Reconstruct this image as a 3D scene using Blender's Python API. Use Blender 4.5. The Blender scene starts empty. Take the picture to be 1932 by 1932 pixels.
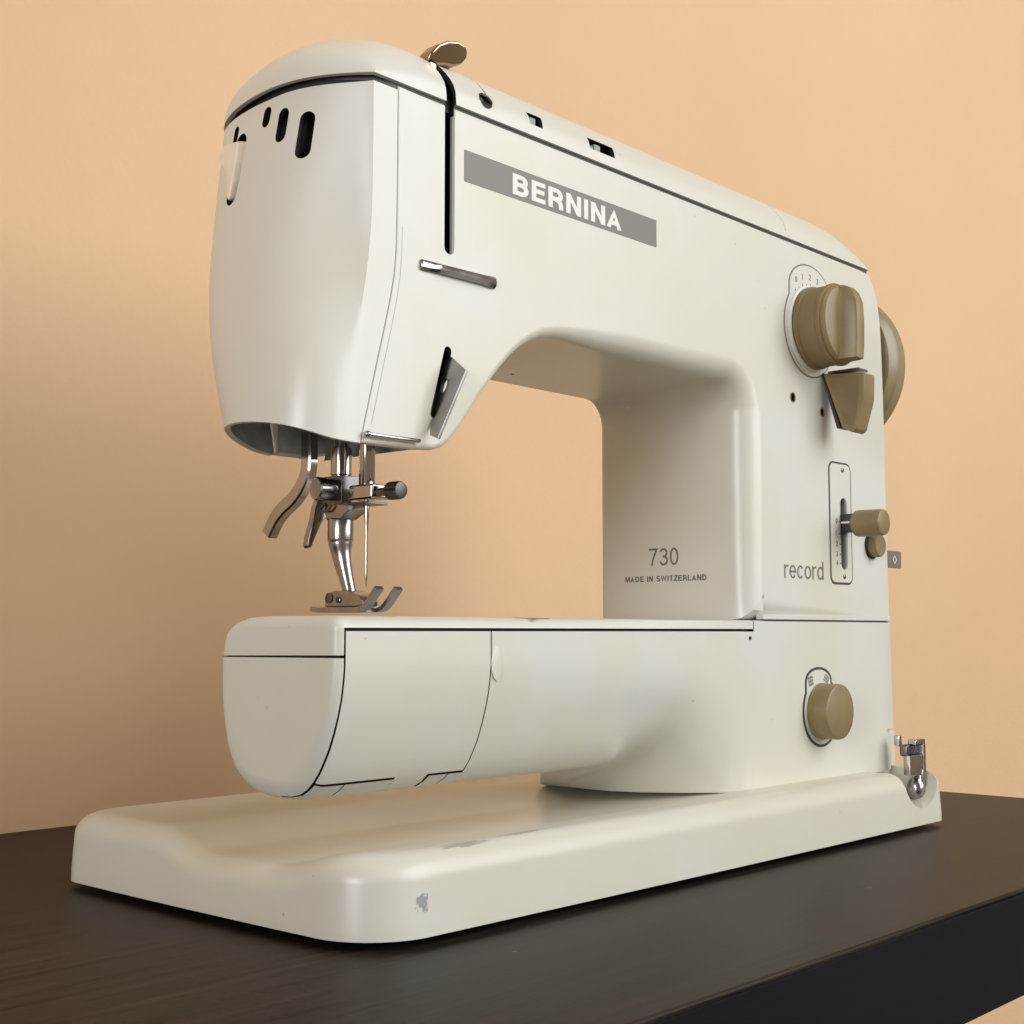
import bpy, bmesh, math, random
from mathutils import Vector, Matrix
from math import sin, cos, pi, radians

random.seed(7)
scene = bpy.context.scene
COL = scene.collection

# ------------------------------------------------------------------ camera
CAM = Vector((-0.3040, -0.3391, 0.1010))
cam_data = bpy.data.cameras.new("camera")
cam_data.sensor_width = 36.0
cam_data.lens = 36.0 * 2600.0 / 1932.0
cam_data.clip_start = 0.02
cam_data.clip_end = 50.0
cam = bpy.data.objects.new("camera", cam_data)
COL.objects.link(cam)
ex = Vector((0.6729, -0.7397, 0.0)).normalized()
ez = -Vector((0.7369, 0.6703, 0.0870)).normalized()
ey = ez.cross(ex).normalized()
ex = ey.cross(ez).normalized()
cam.matrix_world = Matrix(((ex.x, ey.x, ez.x, CAM.x), (ex.y, ey.y, ez.y, CAM.y),
                           (ex.z, ey.z, ez.z, CAM.z), (0, 0, 0, 1)))
scene.camera = cam

# ------------------------------------------------------------------ world and lamps
world = bpy.data.worlds.new("World")
scene.world = world
world.use_nodes = True
bg = world.node_tree.nodes["Background"]
bg.inputs[0].default_value = (1.0, 0.80, 0.54, 1)
bg.inputs[1].default_value = 0.285


def area(name, loc, target, sx, sy, power, color, spread=180):
    d = bpy.data.lights.new(name, 'AREA')
    d.shape = 'RECTANGLE'
    d.size, d.size_y = sx, sy
    d.energy = power
    d.color = color
    d.spread = radians(spread)
    o = bpy.data.objects.new(name, d)
    COL.objects.link(o)
    o.location = loc
    o.rotation_euler = (Vector(target) - Vector(loc)).to_track_quat('-Z', 'Y').to_euler()
    return o


area("window_light", (1.30, -2.40, 1.50), (0.25, 0.1, 0.15), 2.7, 2.5, 108, (0.955, 0.98, 1.0))
area("side_window_light", (-2.00, -0.56, 0.55), (0.04, 0.03, 0.27), 0.75, 1.15, 2.0, (0.94, 0.965, 1.0), 40)

scene.view_settings.view_transform = 'Standard'
scene.view_settings.look = 'None'
scene.view_settings.exposure = 0.0
scene.view_settings.gamma = 1.0


# ------------------------------------------------------------------ materials
def new_mat(name):
    m = bpy.data.materials.new(name)
    m.use_nodes = True
    nt = m.node_tree
    b = nt.nodes["Principled BSDF"]
    return m, nt, b


def N(nt, t, **kw):
    n = nt.nodes.new(t)
    for k, v in kw.items():
        if k.startswith("i_"):
            n.inputs[int(k[2:])].default_value = v
        else:
            setattr(n, k, v)
    return n


def ramp(nt, stops):
    r = nt.nodes.new("ShaderNodeValToRGB")
    el = r.color_ramp.elements
    el[0].position, el[0].color = stops[0][0], stops[0][1]
    el[1].position, el[1].color = stops[-1][0], stops[-1][1]
    for p, c in stops[1:-1]:
        e = el.new(p)
        e.color = c
    return r


def g(v):
    return (v, v, v, 1)


def simple(name, col, rough=0.4, metal=0.0, var=0.08, scale=40.0, bump=0.0, spec=0.5, rvar=0.1):
    m, nt, b = new_mat(name)
    tc = N(nt, "ShaderNodeTexCoord")
    nz = N(nt, "ShaderNodeTexNoise")
    nz.inputs["Scale"].default_value = scale
    nz.inputs["Detail"].default_value = 6
    nt.links.new(tc.outputs["Object"], nz.inputs["Vector"])
    lo = tuple(c * (1 - var) for c in col[:3]) + (1,)
    hi = tuple(min(1, c * (1 + var)) for c in col[:3]) + (1,)
    r = ramp(nt, [(0.3, lo), (0.7, hi)])
    nt.links.new(nz.outputs["Fac"], r.inputs[0])
    nt.links.new(r.outputs[0], b.inputs["Base Color"])
    mr = N(nt, "ShaderNodeMapRange")
    mr.inputs["To Min"].default_value = max(0.02, rough - rvar)
    mr.inputs["To Max"].default_value = rough + rvar
    nt.links.new(nz.outputs["Fac"], mr.inputs["Value"])
    nt.links.new(mr.outputs[0], b.inputs["Roughness"])
    b.inputs["Metallic"].default_value = metal
    b.inputs["Specular IOR Level"].default_value = spec
    if bump > 0:
        n2 = N(nt, "ShaderNodeTexNoise")
        n2.inputs["Scale"].default_value = scale * 30
        n2.inputs["Detail"].default_value = 3
        nt.links.new(tc.outputs["Object"], n2.inputs["Vector"])
        bp = N(nt, "ShaderNodeBump")
        bp.inputs["Strength"].default_value = bump
        bp.inputs["Distance"].default_value = 0.0005
        nt.links.new(n2.outputs["Fac"], bp.inputs["Height"])
        nt.links.new(bp.outputs[0], b.inputs["Normal"])
    return m


ROOT = Vector((0.2, 0.09, -0.003))     # foot point of the machine on the table


def enamel(name, col, chip=None):
    """cream stove enamel: faint yellowing, tiny specks, slight orange peel; chip = list of (centre, radius, seed)"""
    m, nt, b = new_mat(name)
    L = nt.links.new
    tc = N(nt, "ShaderNodeTexCoord")
    nz = N(nt, "ShaderNodeTexNoise")
    nz.inputs["Scale"].default_value = 14
    nz.inputs["Detail"].default_value = 5
    L(tc.outputs["Object"], nz.inputs["Vector"])
    yel = (col[0] * 0.970, col[1] * 0.945, col[2] * 0.83, 1)
    r = ramp(nt, [(0.35, tuple(col) + (1,)), (0.75, yel)])
    L(nz.outputs["Fac"], r.inputs[0])
    cur = r.outputs[0]
    # specks of dirt
    sp = N(nt, "ShaderNodeTexVoronoi")
    sp.inputs["Scale"].default_value = 95
    sp.inputs["Randomness"].default_value = 1
    L(tc.outputs["Object"], sp.inputs["Vector"])
    sr = ramp(nt, [(0.035, g(1)), (0.06, g(0))])
    L(sp.outputs["Distance"], sr.inputs[0])
    sn = N(nt, "ShaderNodeTexNoise")
    sn.inputs["Scale"].default_value = 23
    L(tc.outputs["Object"], sn.inputs["Vector"])
    sn2 = ramp(nt, [(0.58, g(0)), (0.66, g(0.55))])
    L(sn.outputs["Fac"], sn2.inputs[0])
    mu = N(nt, "ShaderNodeMath", operation='MULTIPLY')
    L(sr.outputs[0], mu.inputs[0])
    L(sn2.outputs[0], mu.inputs[1])
    mx = N(nt, "ShaderNodeMixRGB")
    L(mu.outputs[0], mx.inputs[0])
    L(cur, mx.inputs[1])
    mx.inputs[2].default_value = (0.22, 0.19, 0.14, 1)
    cur = mx.outputs[0]
    rough_src = None
    for (cen, rad, colr, sc, th, stretch) in (chip or []):
        mp = N(nt, "ShaderNodeVectorMath", operation='SUBTRACT')
        L(tc.outputs["Object"], mp.inputs[0])
        mp.inputs[1].default_value = Vector(cen) - ROOT
        ms = N(nt, "ShaderNodeVectorMath", operation='MULTIPLY')
        L(mp.outputs[0], ms.inputs[0])
        ms.inputs[1].default_value = stretch
        ln = N(nt, "ShaderNodeVectorMath", operation='LENGTH')
        L(ms.outputs[0], ln.inputs[0])
        cn = N(nt, "ShaderNodeTexNoise")
        cn.inputs["Scale"].default_value = sc
        cn.inputs["Detail"].default_value = 4
        L(ms.outputs[0], cn.inputs["Vector"])
        a = N(nt, "ShaderNodeMath", operation='MULTIPLY_ADD')
        L(cn.outputs["Fac"], a.inputs[0])
        a.inputs[1].default_value = rad * th
        L(ln.outputs["Value"], a.inputs[2])
        rr = N(nt, "ShaderNodeMapRange")
        rr.inputs["From Min"].default_value = rad * (1 + 0.5 * th) * 0.99
        rr.inputs["From Max"].default_value = rad * (1 + 0.5 * th) * 0.90
        L(a.outputs[0], rr.inputs["Value"])
        mc = N(nt, "ShaderNodeMixRGB")
        L(rr.outputs[0], mc.inputs[0])
        L(cur, mc.inputs[1])
        mc.inputs[2].default_value = colr
        cur = mc.outputs[0]
    L(cur, b.inputs["Base Color"])
    rm = N(nt, "ShaderNodeMapRange")
    rm.inputs["To Min"].default_value = 0.25
    rm.inputs["To Max"].default_value = 0.40
    L(nz.outputs["Fac"], rm.inputs["Value"])
    L(rm.outputs[0], b.inputs["Roughness"])
    b.inputs["Specular IOR Level"].default_value = 0.5
    n2 = N(nt, "ShaderNodeTexNoise")
    n2.inputs["Scale"].default_value = 420
    n2.inputs["Detail"].default_value = 2
    L(tc.outputs["Object"], n2.inputs["Vector"])
    bp = N(nt, "ShaderNodeBump")
    bp.inputs["Strength"].default_value = 0.05
    bp.inputs["Distance"].default_value = 0.0004
    L(n2.outputs["Fac"], bp.inputs["Height"])
    L(bp.outputs[0], b.inputs["Normal"])
    return m


CREAM = (0.632, 0.632, 0.592)
GREYBLUE = (0.30, 0.31, 0.33, 1)
M_cream = enamel("cream_enamel", CREAM, [
    ((0.108, 0.030, 0.1075), 0.0075, (0.16, 0.16, 0.17, 1), 260, 1.3, (0.42, 1.0, 0.6))])
M_base = enamel("cream_base_enamel", (0.612, 0.602, 0.538), [
    ((0.0218, -0.0035, 0.0112), 0.0027, GREYBLUE, 620, 2.2, (1.0, 0.3, 0.85)),
    ((0.0480, 0.004, 0.0275), 0.0026, (0.34, 0.33, 0.30, 1), 900, 3.6, (0.22, 1.6, 0.5)),
    ((0.080, 0.006, 0.0275), 0.0022, (0.38, 0.37, 0.33, 1), 900, 3.8, (0.14, 1.8, 0.5))])
M_bare = simple("grey_cast_inside", (0.46, 0.52, 0.55), 0.6, 0.0, 0.25, 120)
M_plastic_cream = simple("cream_plastic", (0.80, 0.67, 0.53), 0.38, 0.0, 0.05)
M_brown = simple("olive_brown_plastic", (0.225, 0.166, 0.074), 0.42, 0.0, 0.10, 60, 0.06)
M_brown_rough = simple("grained_brown_plastic", (0.195, 0.135, 0.060), 0.6, 0.0, 0.12, 60, 0.5)
M_wheel = simple("olive_wheel_plastic", (0.27, 0.215, 0.115), 0.38, 0.0, 0.08, 40, 0.04)
M_chrome = simple("chrome", (0.50, 0.47, 0.455), 0.12, 1.0, 0.06, 90, 0, 0.5, 0.05)
M_steel = simple("worn_steel", (0.36, 0.345, 0.35), 0.24, 1.0, 0.14, 160, 0, 0.5, 0.08)
M_darksteel = simple("dark_steel", (0.17, 0.16, 0.16), 0.28, 1.0, 0.2, 160)
M_knurl = simple("knurled_steel", (0.12, 0.11, 0.11), 0.45, 1.0, 0.2, 200)
M_black = simple("dark_inside", (0.008, 0.007, 0.007), 0.6)  # near-black put in for the shade inside hollows and seams
M_blackpl_shade = simple("black_plastic_and_gap_shade", (0.022, 0.02, 0.019), 0.4)  # black plastic parts, also the shade in the dial gap and vent slots
M_slotgrey = simple("slot_grey", (0.30, 0.32, 0.29), 0.5)
M_band = simple("grey_band_print", (0.165, 0.160, 0.140), 0.45, 0, 0.04)
M_print = simple("grey_print", (0.155, 0.145, 0.125), 0.5, 0, 0.05)
M_printd = simple("dark_line_print", (0.04, 0.04, 0.038), 0.5)
M_white = simple("white_print", (0.74, 0.73, 0.69), 0.45, 0, 0.02)
M_tag = simple("taupe_tag", (0.185, 0.155, 0.135), 0.45)
M_rubber = simple("black_rubber", (0.012, 0.012, 0.012), 0.75)


def wall_mat():
    m, nt, b = new_mat("peach_wall_paint")
    L = nt.links.new
    tc = N(nt, "ShaderNodeTexCoord")
    n1 = N(nt, "ShaderNodeTexNoise")
    n1.inputs["Scale"].default_value = 3.0
    n1.inputs["Detail"].default_value = 6
    L(tc.outputs["Object"], n1.inputs["Vector"])
    r = ramp(nt, [(0.3, (0.660, 0.445, 0.268, 1)), (0.7, (0.690, 0.475, 0.292, 1))])
    L(n1.outputs["Fac"], r.inputs[0])
    L(r.outputs[0], b.inputs["Base Color"])
    b.inputs["Roughness"].default_value = 0.7
    b.inputs["Specular IOR Level"].default_value = 0.25
    n2 = N(nt, "ShaderNodeTexNoise")
    n2.inputs["Scale"].default_value = 260
    n2.inputs["Detail"].default_value = 5
    L(tc.outputs["Object"], n2.inputs["Vector"])
    n3 = N(nt, "ShaderNodeTexNoise")
    n3.inputs["Scale"].default_value = 45
    n3.inputs["Detail"].default_value = 3
    L(tc.outputs["Object"], n3.inputs["Vector"])
    ad = N(nt, "ShaderNodeMath", operation='MULTIPLY_ADD')
    L(n3.outputs["Fac"], ad.inputs[0])
    ad.inputs[1].default_value = 1.6
    L(n2.outputs["Fac"], ad.inputs[2])
    bp = N(nt, "ShaderNodeBump")
    bp.inputs["Strength"].default_value = 0.17
    bp.inputs["Distance"].default_value = 0.002
    L(ad.outputs[0], bp.inputs["Height"])
    L(bp.outputs[0], b.inputs["Normal"])
    return m


def wood_mat(name, dark, light, rough):
    m, nt, b = new_mat(name)
    L = nt.links.new
    tc = N(nt, "ShaderNodeTexCoord")
    mp = N(nt, "ShaderNodeMapping")
    mp.inputs["Scale"].default_value = (3.0, 85, 85)
    L(tc.outputs["Object"], mp.inputs["Vector"])
    n1 = N(nt, "ShaderNodeTexNoise")
    n1.inputs["Scale"].default_value = 3.2
    n1.inputs["Detail"].default_value = 9
    n1.inputs["Roughness"].default_value = 0.68
    n1.inputs["Distortion"].default_value = 0.5
    L(mp.outputs[0], n1.inputs["Vector"])
    r = ramp(nt, [(0.36, tuple(dark) + (1,)), (0.72, tuple(light) + (1,))])
    L(n1.outputs["Fac"], r.inputs[0])
    vo = N(nt, "ShaderNodeTexVoronoi")
    vo.inputs["Scale"].default_value = 36
    L(tc.outputs["Object"], vo.inputs["Vector"])
    vr = ramp(nt, [(0.028, g(0.5)), (0.040, g(0))])
    L(vo.outputs["Distance"], vr.inputs[0])
    dn = N(nt, "ShaderNodeTexNoise")
    dn.inputs["Scale"].default_value = 9
    L(tc.outputs["Object"], dn.inputs["Vector"])
    dr = ramp(nt, [(0.54, g(0)), (0.62, g(1))])
    L(dn.outputs["Fac"], dr.inputs[0])
    dm = N(nt, "ShaderNodeMath", operation='MULTIPLY')
    L(vr.outputs[0], dm.inputs[0])
    L(dr.outputs[0], dm.inputs[1])
    mx = N(nt, "ShaderNodeMixRGB")
    L(dm.outputs[0], mx.inputs[0])
    L(r.outputs[0], mx.inputs[1])
    mx.inputs[2].default_value = (0.20, 0.18, 0.15, 1)
    L(mx.outputs[0], b.inputs["Base Color"])
    mr = N(nt, "ShaderNodeMapRange")
    mr.inputs["To Min"].default_value = rough - 0.06
    mr.inputs["To Max"].default_value = rough + 0.1
    L(n1.outputs["Fac"], mr.inputs["Value"])
    L(mr.outputs[0], b.inputs["Roughness"])
    bp = N(nt, "ShaderNodeBump")
    b.inputs["Specular IOR Level"].default_value = 0.15
    bp.inputs["Strength"].default_value = 0.12
    bp.inputs["Distance"].default_value = 0.0006
    L(n1.outputs["Fac"], bp.inputs["Height"])
    L(bp.outputs[0], b.inputs["Normal"])
    return m


M_wall = wall_mat()
M_wood = wood_mat("dark_brown_wood", (0.0055, 0.0041, 0.0034), (0.0450, 0.0315, 0.0240), 0.42)
M_woodedge = wood_mat("black_brown_edge", (0.0026, 0.0024, 0.0050), (0.0050, 0.0046, 0.0085), 0.75)


# ------------------------------------------------------------------ mesh helpers
def link_mesh(name, me, mats, parent, off, angle=35, wn=False):
    o = bpy.data.objects.new(name, me)
    for m in (mats if isinstance(mats, (list, tuple)) else [mats]):
        me.materials.append(m)
    COL.objects.link(o)
    if parent is not None:
        o.parent = parent
    if angle is None:
        for p in me.polygons:
            p.use_smooth = False
    else:
        for p in me.polygons:
            p.use_smooth = True
        me.set_sharp_from_angle(angle=radians(angle))
    if wn:
        w = o.modifiers.new("normals", 'WEIGHTED_NORMAL')
        w.keep_sharp = True
        w.weight = 80
    return o


def obj(name, verts, faces, mats, parent=None, angle=35, wn=False, off=ROOT, recalc=True):
    bm = bmesh.new()
    vs = [bm.verts.new(Vector(v) - off) for v in verts]
    for f in faces:
        try:
            bm.faces.new([vs[i] for i in f])
        except ValueError:
            pass
    return obj_bm(name, bm, mats, parent, angle, wn, recalc)


def obj_bm(name, bm, mats, parent=None, angle=35, wn=False, recalc=True, off=None):
    bmesh.ops.remove_doubles(bm, verts=bm.verts, dist=1e-7)
    if recalc:
        bmesh.ops.recalc_face_normals(bm, faces=bm.faces)
    if off is not None:
        bmesh.ops.translate(bm, verts=bm.verts, vec=-off)
    me = bpy.data.meshes.new(name)
    bm.to_mesh(me)
    bm.free()
    return link_mesh(name, me, mats, parent, None, angle, wn)


def loft(rings, closed=True, cap0=False, cap1=False):
    """rings: list of equal-length point lists -> verts, faces"""
    n = len(rings[0])
    verts = [p for r in rings for p in r]
    faces = []
    m = n if closed else n - 1
    for i in range(len(rings) - 1):
        for j in range(m):
            a, b2 = i * n + j, i * n + (j + 1) % n
            faces.append((a, b2, b2 + n, a + n))
    if cap0:
        faces.append(tuple(range(n))[::-1])
    if cap1:
        k = (len(rings) - 1) * n
        faces.append(tuple(k + j for j in range(n)))
    return verts, faces


def join(*parts):
    V, F = [], []
    for v, f in parts:
        k = len(V)
        V += [Vector(p) for p in v]
        F += [tuple(i + k for i in q) for q in f]
    return V, F


def frame(d):
    d = Vector(d).normalized()
    up = Vector((0, 0, 1)) if abs(d.z) < 0.9 else Vector((1, 0, 0))
    u = up.cross(d).normalized()
    return d, u, d.cross(u)


def lathe(profile, origin, axis, seg=40, caps=True):
    """profile: list of (radius, distance along axis); closed with caps when radius > 0"""
    d, u, v = frame(axis)
    o = Vector(origin)
    rings = []
    for r, t in profile:
        rings.append([o + d * t + (u * cos(2 * pi * k / seg) + v * sin(2 * pi * k / seg)) * max(r, 1e-6) for k in range(seg)])
    return loft(rings, True, caps, caps)


def tube(path, radii, seg=14, round_ends=True, flat=1.0):
    """round tube through path with per-point radius; hemispherical ends"""
    P = [Vector(p) for p in path]
    R = list(radii) if isinstance(radii, (list, tuple)) else [radii] * len(P)
    if round_ends:
        d0 = (P[0] - P[1]).normalized()
        d1 = (P[-1] - P[-2]).normalized()
        pre, post = [], []
        for a in (90, 65, 40, 18):
            pre.append((P[0] + d0 * R[0] * sin(radians(a)), R[0] * max(cos(radians(a)), 0.02)))
            post.append((P[-1] + d1 * R[-1] * sin(radians(a)), R[-1] * max(cos(radians(a)), 0.02)))
        P = [p for p, _ in pre] + P + [p for p, _ in post[::-1]]
        R = [r for _, r in pre] + R + [r for _, r in post[::-1]]
    rings = []
    u = None
    for i, p in enumerate(P):
        t = (P[min(i + 1, len(P) - 1)] - P[max(i - 1, 0)]).normalized()
        if u is None:
            _, u, _ = frame(t)
        u = (u - t * u.dot(t)).normalized()
        v = t.cross(u)
        rings.append([p + (u * cos(2 * pi * k / seg) + v * sin(2 * pi * k / seg) * flat) * R[i] for k in range(seg)])
    return loft(rings, True, True, True)


def smooth_path(pts, n=6):
    """Catmull-Rom through pts"""
    P = [Vector(p) for p in pts]
    out = []
    for i in range(len(P) - 1):
        p0, p1, p2, p3 = P[max(i - 1, 0)], P[i], P[i + 1], P[min(i + 2, len(P) - 1)]
        for k in range(n):
            t = k / n
            out.append(0.5 * ((2 * p1) + (p2 - p0) * t + (2 * p0 - 5 * p1 + 4 * p2 - p3) * t * t + (3 * p1 - p0 - 3 * p2 + p3) * t ** 3))
    out.append(P[-1])
    return out


def prism_bm(outline, to3d, depth_vec, bevel=0.0, seg=2):
    """outline of 2D points -> solid between to3d(p) and to3d(p)+depth_vec, all edges bevelled"""
    bm = bmesh.new()
    a = [bm.verts.new(to3d(p)) for p in outline]
    f = bm.faces.new(a)
    r = bmesh.ops.extrude_face_region(bm, geom=[f])
    nv = [e for e in r['geom'] if isinstance(e, bmesh.types.BMVert)]
    bmesh.ops.translate(bm, verts=nv, vec=Vector(depth_vec))
    bmesh.ops.recalc_face_normals(bm, faces=bm.faces)
    if bevel > 0:
        es = [e for e in bm.edges if len(e.link_faces) == 2 and e.calc_face_angle(0) > radians(25)]
        bmesh.ops.bevel(bm, geom=es, offset=bevel, segments=seg, profile=0.5, affect='EDGES', clamp_overlap=True)
    return bm


def box_bm(x0, x1, y0, y1, z0, z1, bevel=0.0, seg=2):
    return prism_bm([(x0, z0), (x1, z0), (x1, z1), (x0, z1)], lambda p: Vector((p[0], y0, p[1])), (0, y1 - y0, 0), bevel, seg)


def bm_join(*bms):
    out = bmesh.new()
    for b in bms:
        me = bpy.data.meshes.new("tmp")
        b.to_mesh(me)
        b.free()
        out.from_mesh(me)
        bpy.data.meshes.remove(me)
    return out


def bm_from(vf):
    bm = bmesh.new()
    vs = [bm.verts.new(Vector(v)) for v in vf[0]]
    for f in vf[1]:
        try:
            bm.faces.new([vs[i] for i in f])
        except ValueError:
            pass
    bmesh.ops.remove_doubles(bm, verts=bm.verts, dist=1e-7)
    bmesh.ops.recalc_face_normals(bm, faces=bm.faces)
    return bm


def XZ(y):
    return lambda p: Vector((p[0], y, p[1]))


def YZ(x):
    return lambda p: Vector((x, p[0], p[1]))


def capsule(c0, c1, r, n=8):
    """outline of a rounded slot between two 2D centres"""
    (x0, y0), (x1, y1) = c0, c1
    a = math.atan2(y1 - y0, x1 - x0)
    out = []
    for k in range(n + 1):
        t = a - pi / 2 + pi * k / n
        out.append((x1 + r * cos(t), y1 + r * sin(t)))
    for k in range(n + 1):
        t = a + pi / 2 + pi * k / n
        out.append((x0 + r * cos(t), y0 + r * sin(t)))
    return out


def circle(c, r, n=24):
    return [(c[0] + r * cos(2 * pi * k / n), c[1] + r * sin(2 * pi * k / n)) for k in range(n)]


def rrect(x0, x1, z0, z1, r, n=5):
    out = []
    for cx, cz, a0 in ((x1 - r, z1 - r, 0), (x0 + r, z1 - r, 90), (x0 + r, z0 + r, 180), (x1 - r, z0 + r, 270)):
        for k in range(n + 1):
            a = radians(a0 + 90 * k / n)
            out.append((cx + r * cos(a), cz + r * sin(a)))
    return out


def carve(o, cutters, solidify=0.0, inner_mat=0, angle=35, wn=True):
    """cut cutter solids (bm in world coordinates, material) out of o and bake the result"""
    if solidify:
        s = o.modifiers.new("shell", 'SOLIDIFY')
        s.thickness = solidify
        s.offset = -1
        s.material_offset = inner_mat
        s.material_offset_rim = 0
    tmp = []
    for bm, mat in cutters:
        bmesh.ops.recalc_face_normals(bm, faces=bm.faces)
        bmesh.ops.translate(bm, verts=bm.verts, vec=-ROOT)
        me = bpy.data.meshes.new("cut")
        bm.to_mesh(me)
        bm.free()
        me.materials.append(mat)
        c = bpy.data.objects.new("cut", me)
        COL.objects.link(c)
        c.matrix_world = Matrix.Translation(ROOT)
        b = o.modifiers.new("cut", 'BOOLEAN')
        b.operation = 'DIFFERENCE'
        b.solver = 'EXACT'
        b.object = c
        b.material_mode = 'TRANSFER'
        tmp.append(c)
    bpy.context.view_layer.update()
    dg = bpy.context.evaluated_depsgraph_get()
    me = bpy.data.meshes.new_from_object(o.evaluated_get(dg), preserve_all_data_layers=True, depsgraph=dg)
    o.modifiers.clear()
    old = o.data
    nm = old.name
    o.data = me
    bpy.data.meshes.remove(old)
    me.name = nm
    for c in tmp:
        d = c.data
        bpy.data.objects.remove(c)
        bpy.data.meshes.remove(d)
    for p in me.polygons:
        p.use_smooth = True
    me.set_sharp_from_angle(angle=radians(angle))
    if wn:
        w = o.modifiers.new("normals", 'WEIGHTED_NORMAL')
        w.keep_sharp = True
        w.weight = 80
    return o


def outline_ring(outline, w):
    """2D closed outline -> (outer, inner) by averaged normals"""
    n = len(outline)
    area2 = sum(outline[i][0] * outline[(i + 1) % n][1] - outline[(i + 1) % n][0] * outline[i][1] for i in range(n))
    s = 1 if area2 > 0 else -1
    inner = []
    for i in range(n):
        p0, p1, p2 = Vector(outline[i - 1]), Vector(outline[i]), Vector(outline[(i + 1) % n])
        d = ((p1 - p0).normalized() + (p2 - p1).normalized())
        d = d.normalized() if d.length > 1e-6 else (p2 - p1).normalized()
        nrm = Vector((-d.y, d.x)) * s
        inner.append(tuple(p1 + nrm * w))
    return inner


def line_frame(name, outline, w, y0, y1, mat, parent):
    """a raised closed line of width w following the outline, in the xz plane"""
    inn = outline_ring(outline, w)
    n = len(outline)
    V, F = [], []
    for (pts, y) in ((outline, y0), (outline, y1), (inn, y1), (inn, y0)):
        V += [Vector((p[0], y, p[1])) for p in pts]
    for r in range(4):
        for j in range(n):
            a, b = r * n + j, r * n + (j + 1) % n
            c, d = ((r + 1) % 4) * n + (j + 1) % n, ((r + 1) % 4) * n + j
            F.append((a, b, c, d))
    return obj(name, V, F, mat, parent, 40)


def lettering(name, text, origin, right, up, height, mat, parent, width=None, bold=0.0, lift=0.00012, align='LEFT', spacing=1.0):
    """flat print: built-in font turned into a thin mesh; height = cap height, width = total width"""
    cu = bpy.data.curves.new("txt", 'FONT')
    cu.body = text
    cu.offset = bold
    cu.space_character = spacing
    cu.resolution_u = 6
    cu.fill_mode = 'BOTH'
    cu.extrude = 0.01
    to = bpy.data.objects.new("txt", cu)
    COL.objects.link(to)
    bpy.context.view_layer.update()
    dg = bpy.context.evaluated_depsgraph_get()
    me = bpy.data.meshes.new_from_object(to.evaluated_get(dg), depsgraph=dg)
    bpy.data.objects.remove(to)
    bpy.data.curves.remove(cu)
    xs = [v.co.x for v in me.vertices]
    ys = [v.co.y for v in me.vertices]
    x0, x1, y0, y1 = min(xs), max(xs), min(ys), max(ys)
    sy = height / (y1 - y0)
    sx = sy if width is None else width / (x1 - x0)
    r, u = Vector(right).normalized(), Vector(up).normalized()
    nrm = r.cross(u)
    for v in me.vertices:
        c = v.co
        p = Vector(origin) + r * (c.x - x0 - ((x1 - x0) / 2 if align == 'CENTER' else 0)) * sx + u * (c.y - y0) * sy + nrm * (lift * (1 if c.z > 0 else -0.5))
        v.co = p - ROOT
    me.name = name
    me.materials.clear()
    return link_mesh(name, me, mat, parent, None, None)


def arcp(cx, cy, rx, ry, a0, a1, n=9):
    return [(cx + rx * cos(radians(a0 + (a1 - a0) * k / n)), cy + ry * sin(radians(a0 + (a1 - a0) * k / n))) for k in range(n + 1)]


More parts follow.
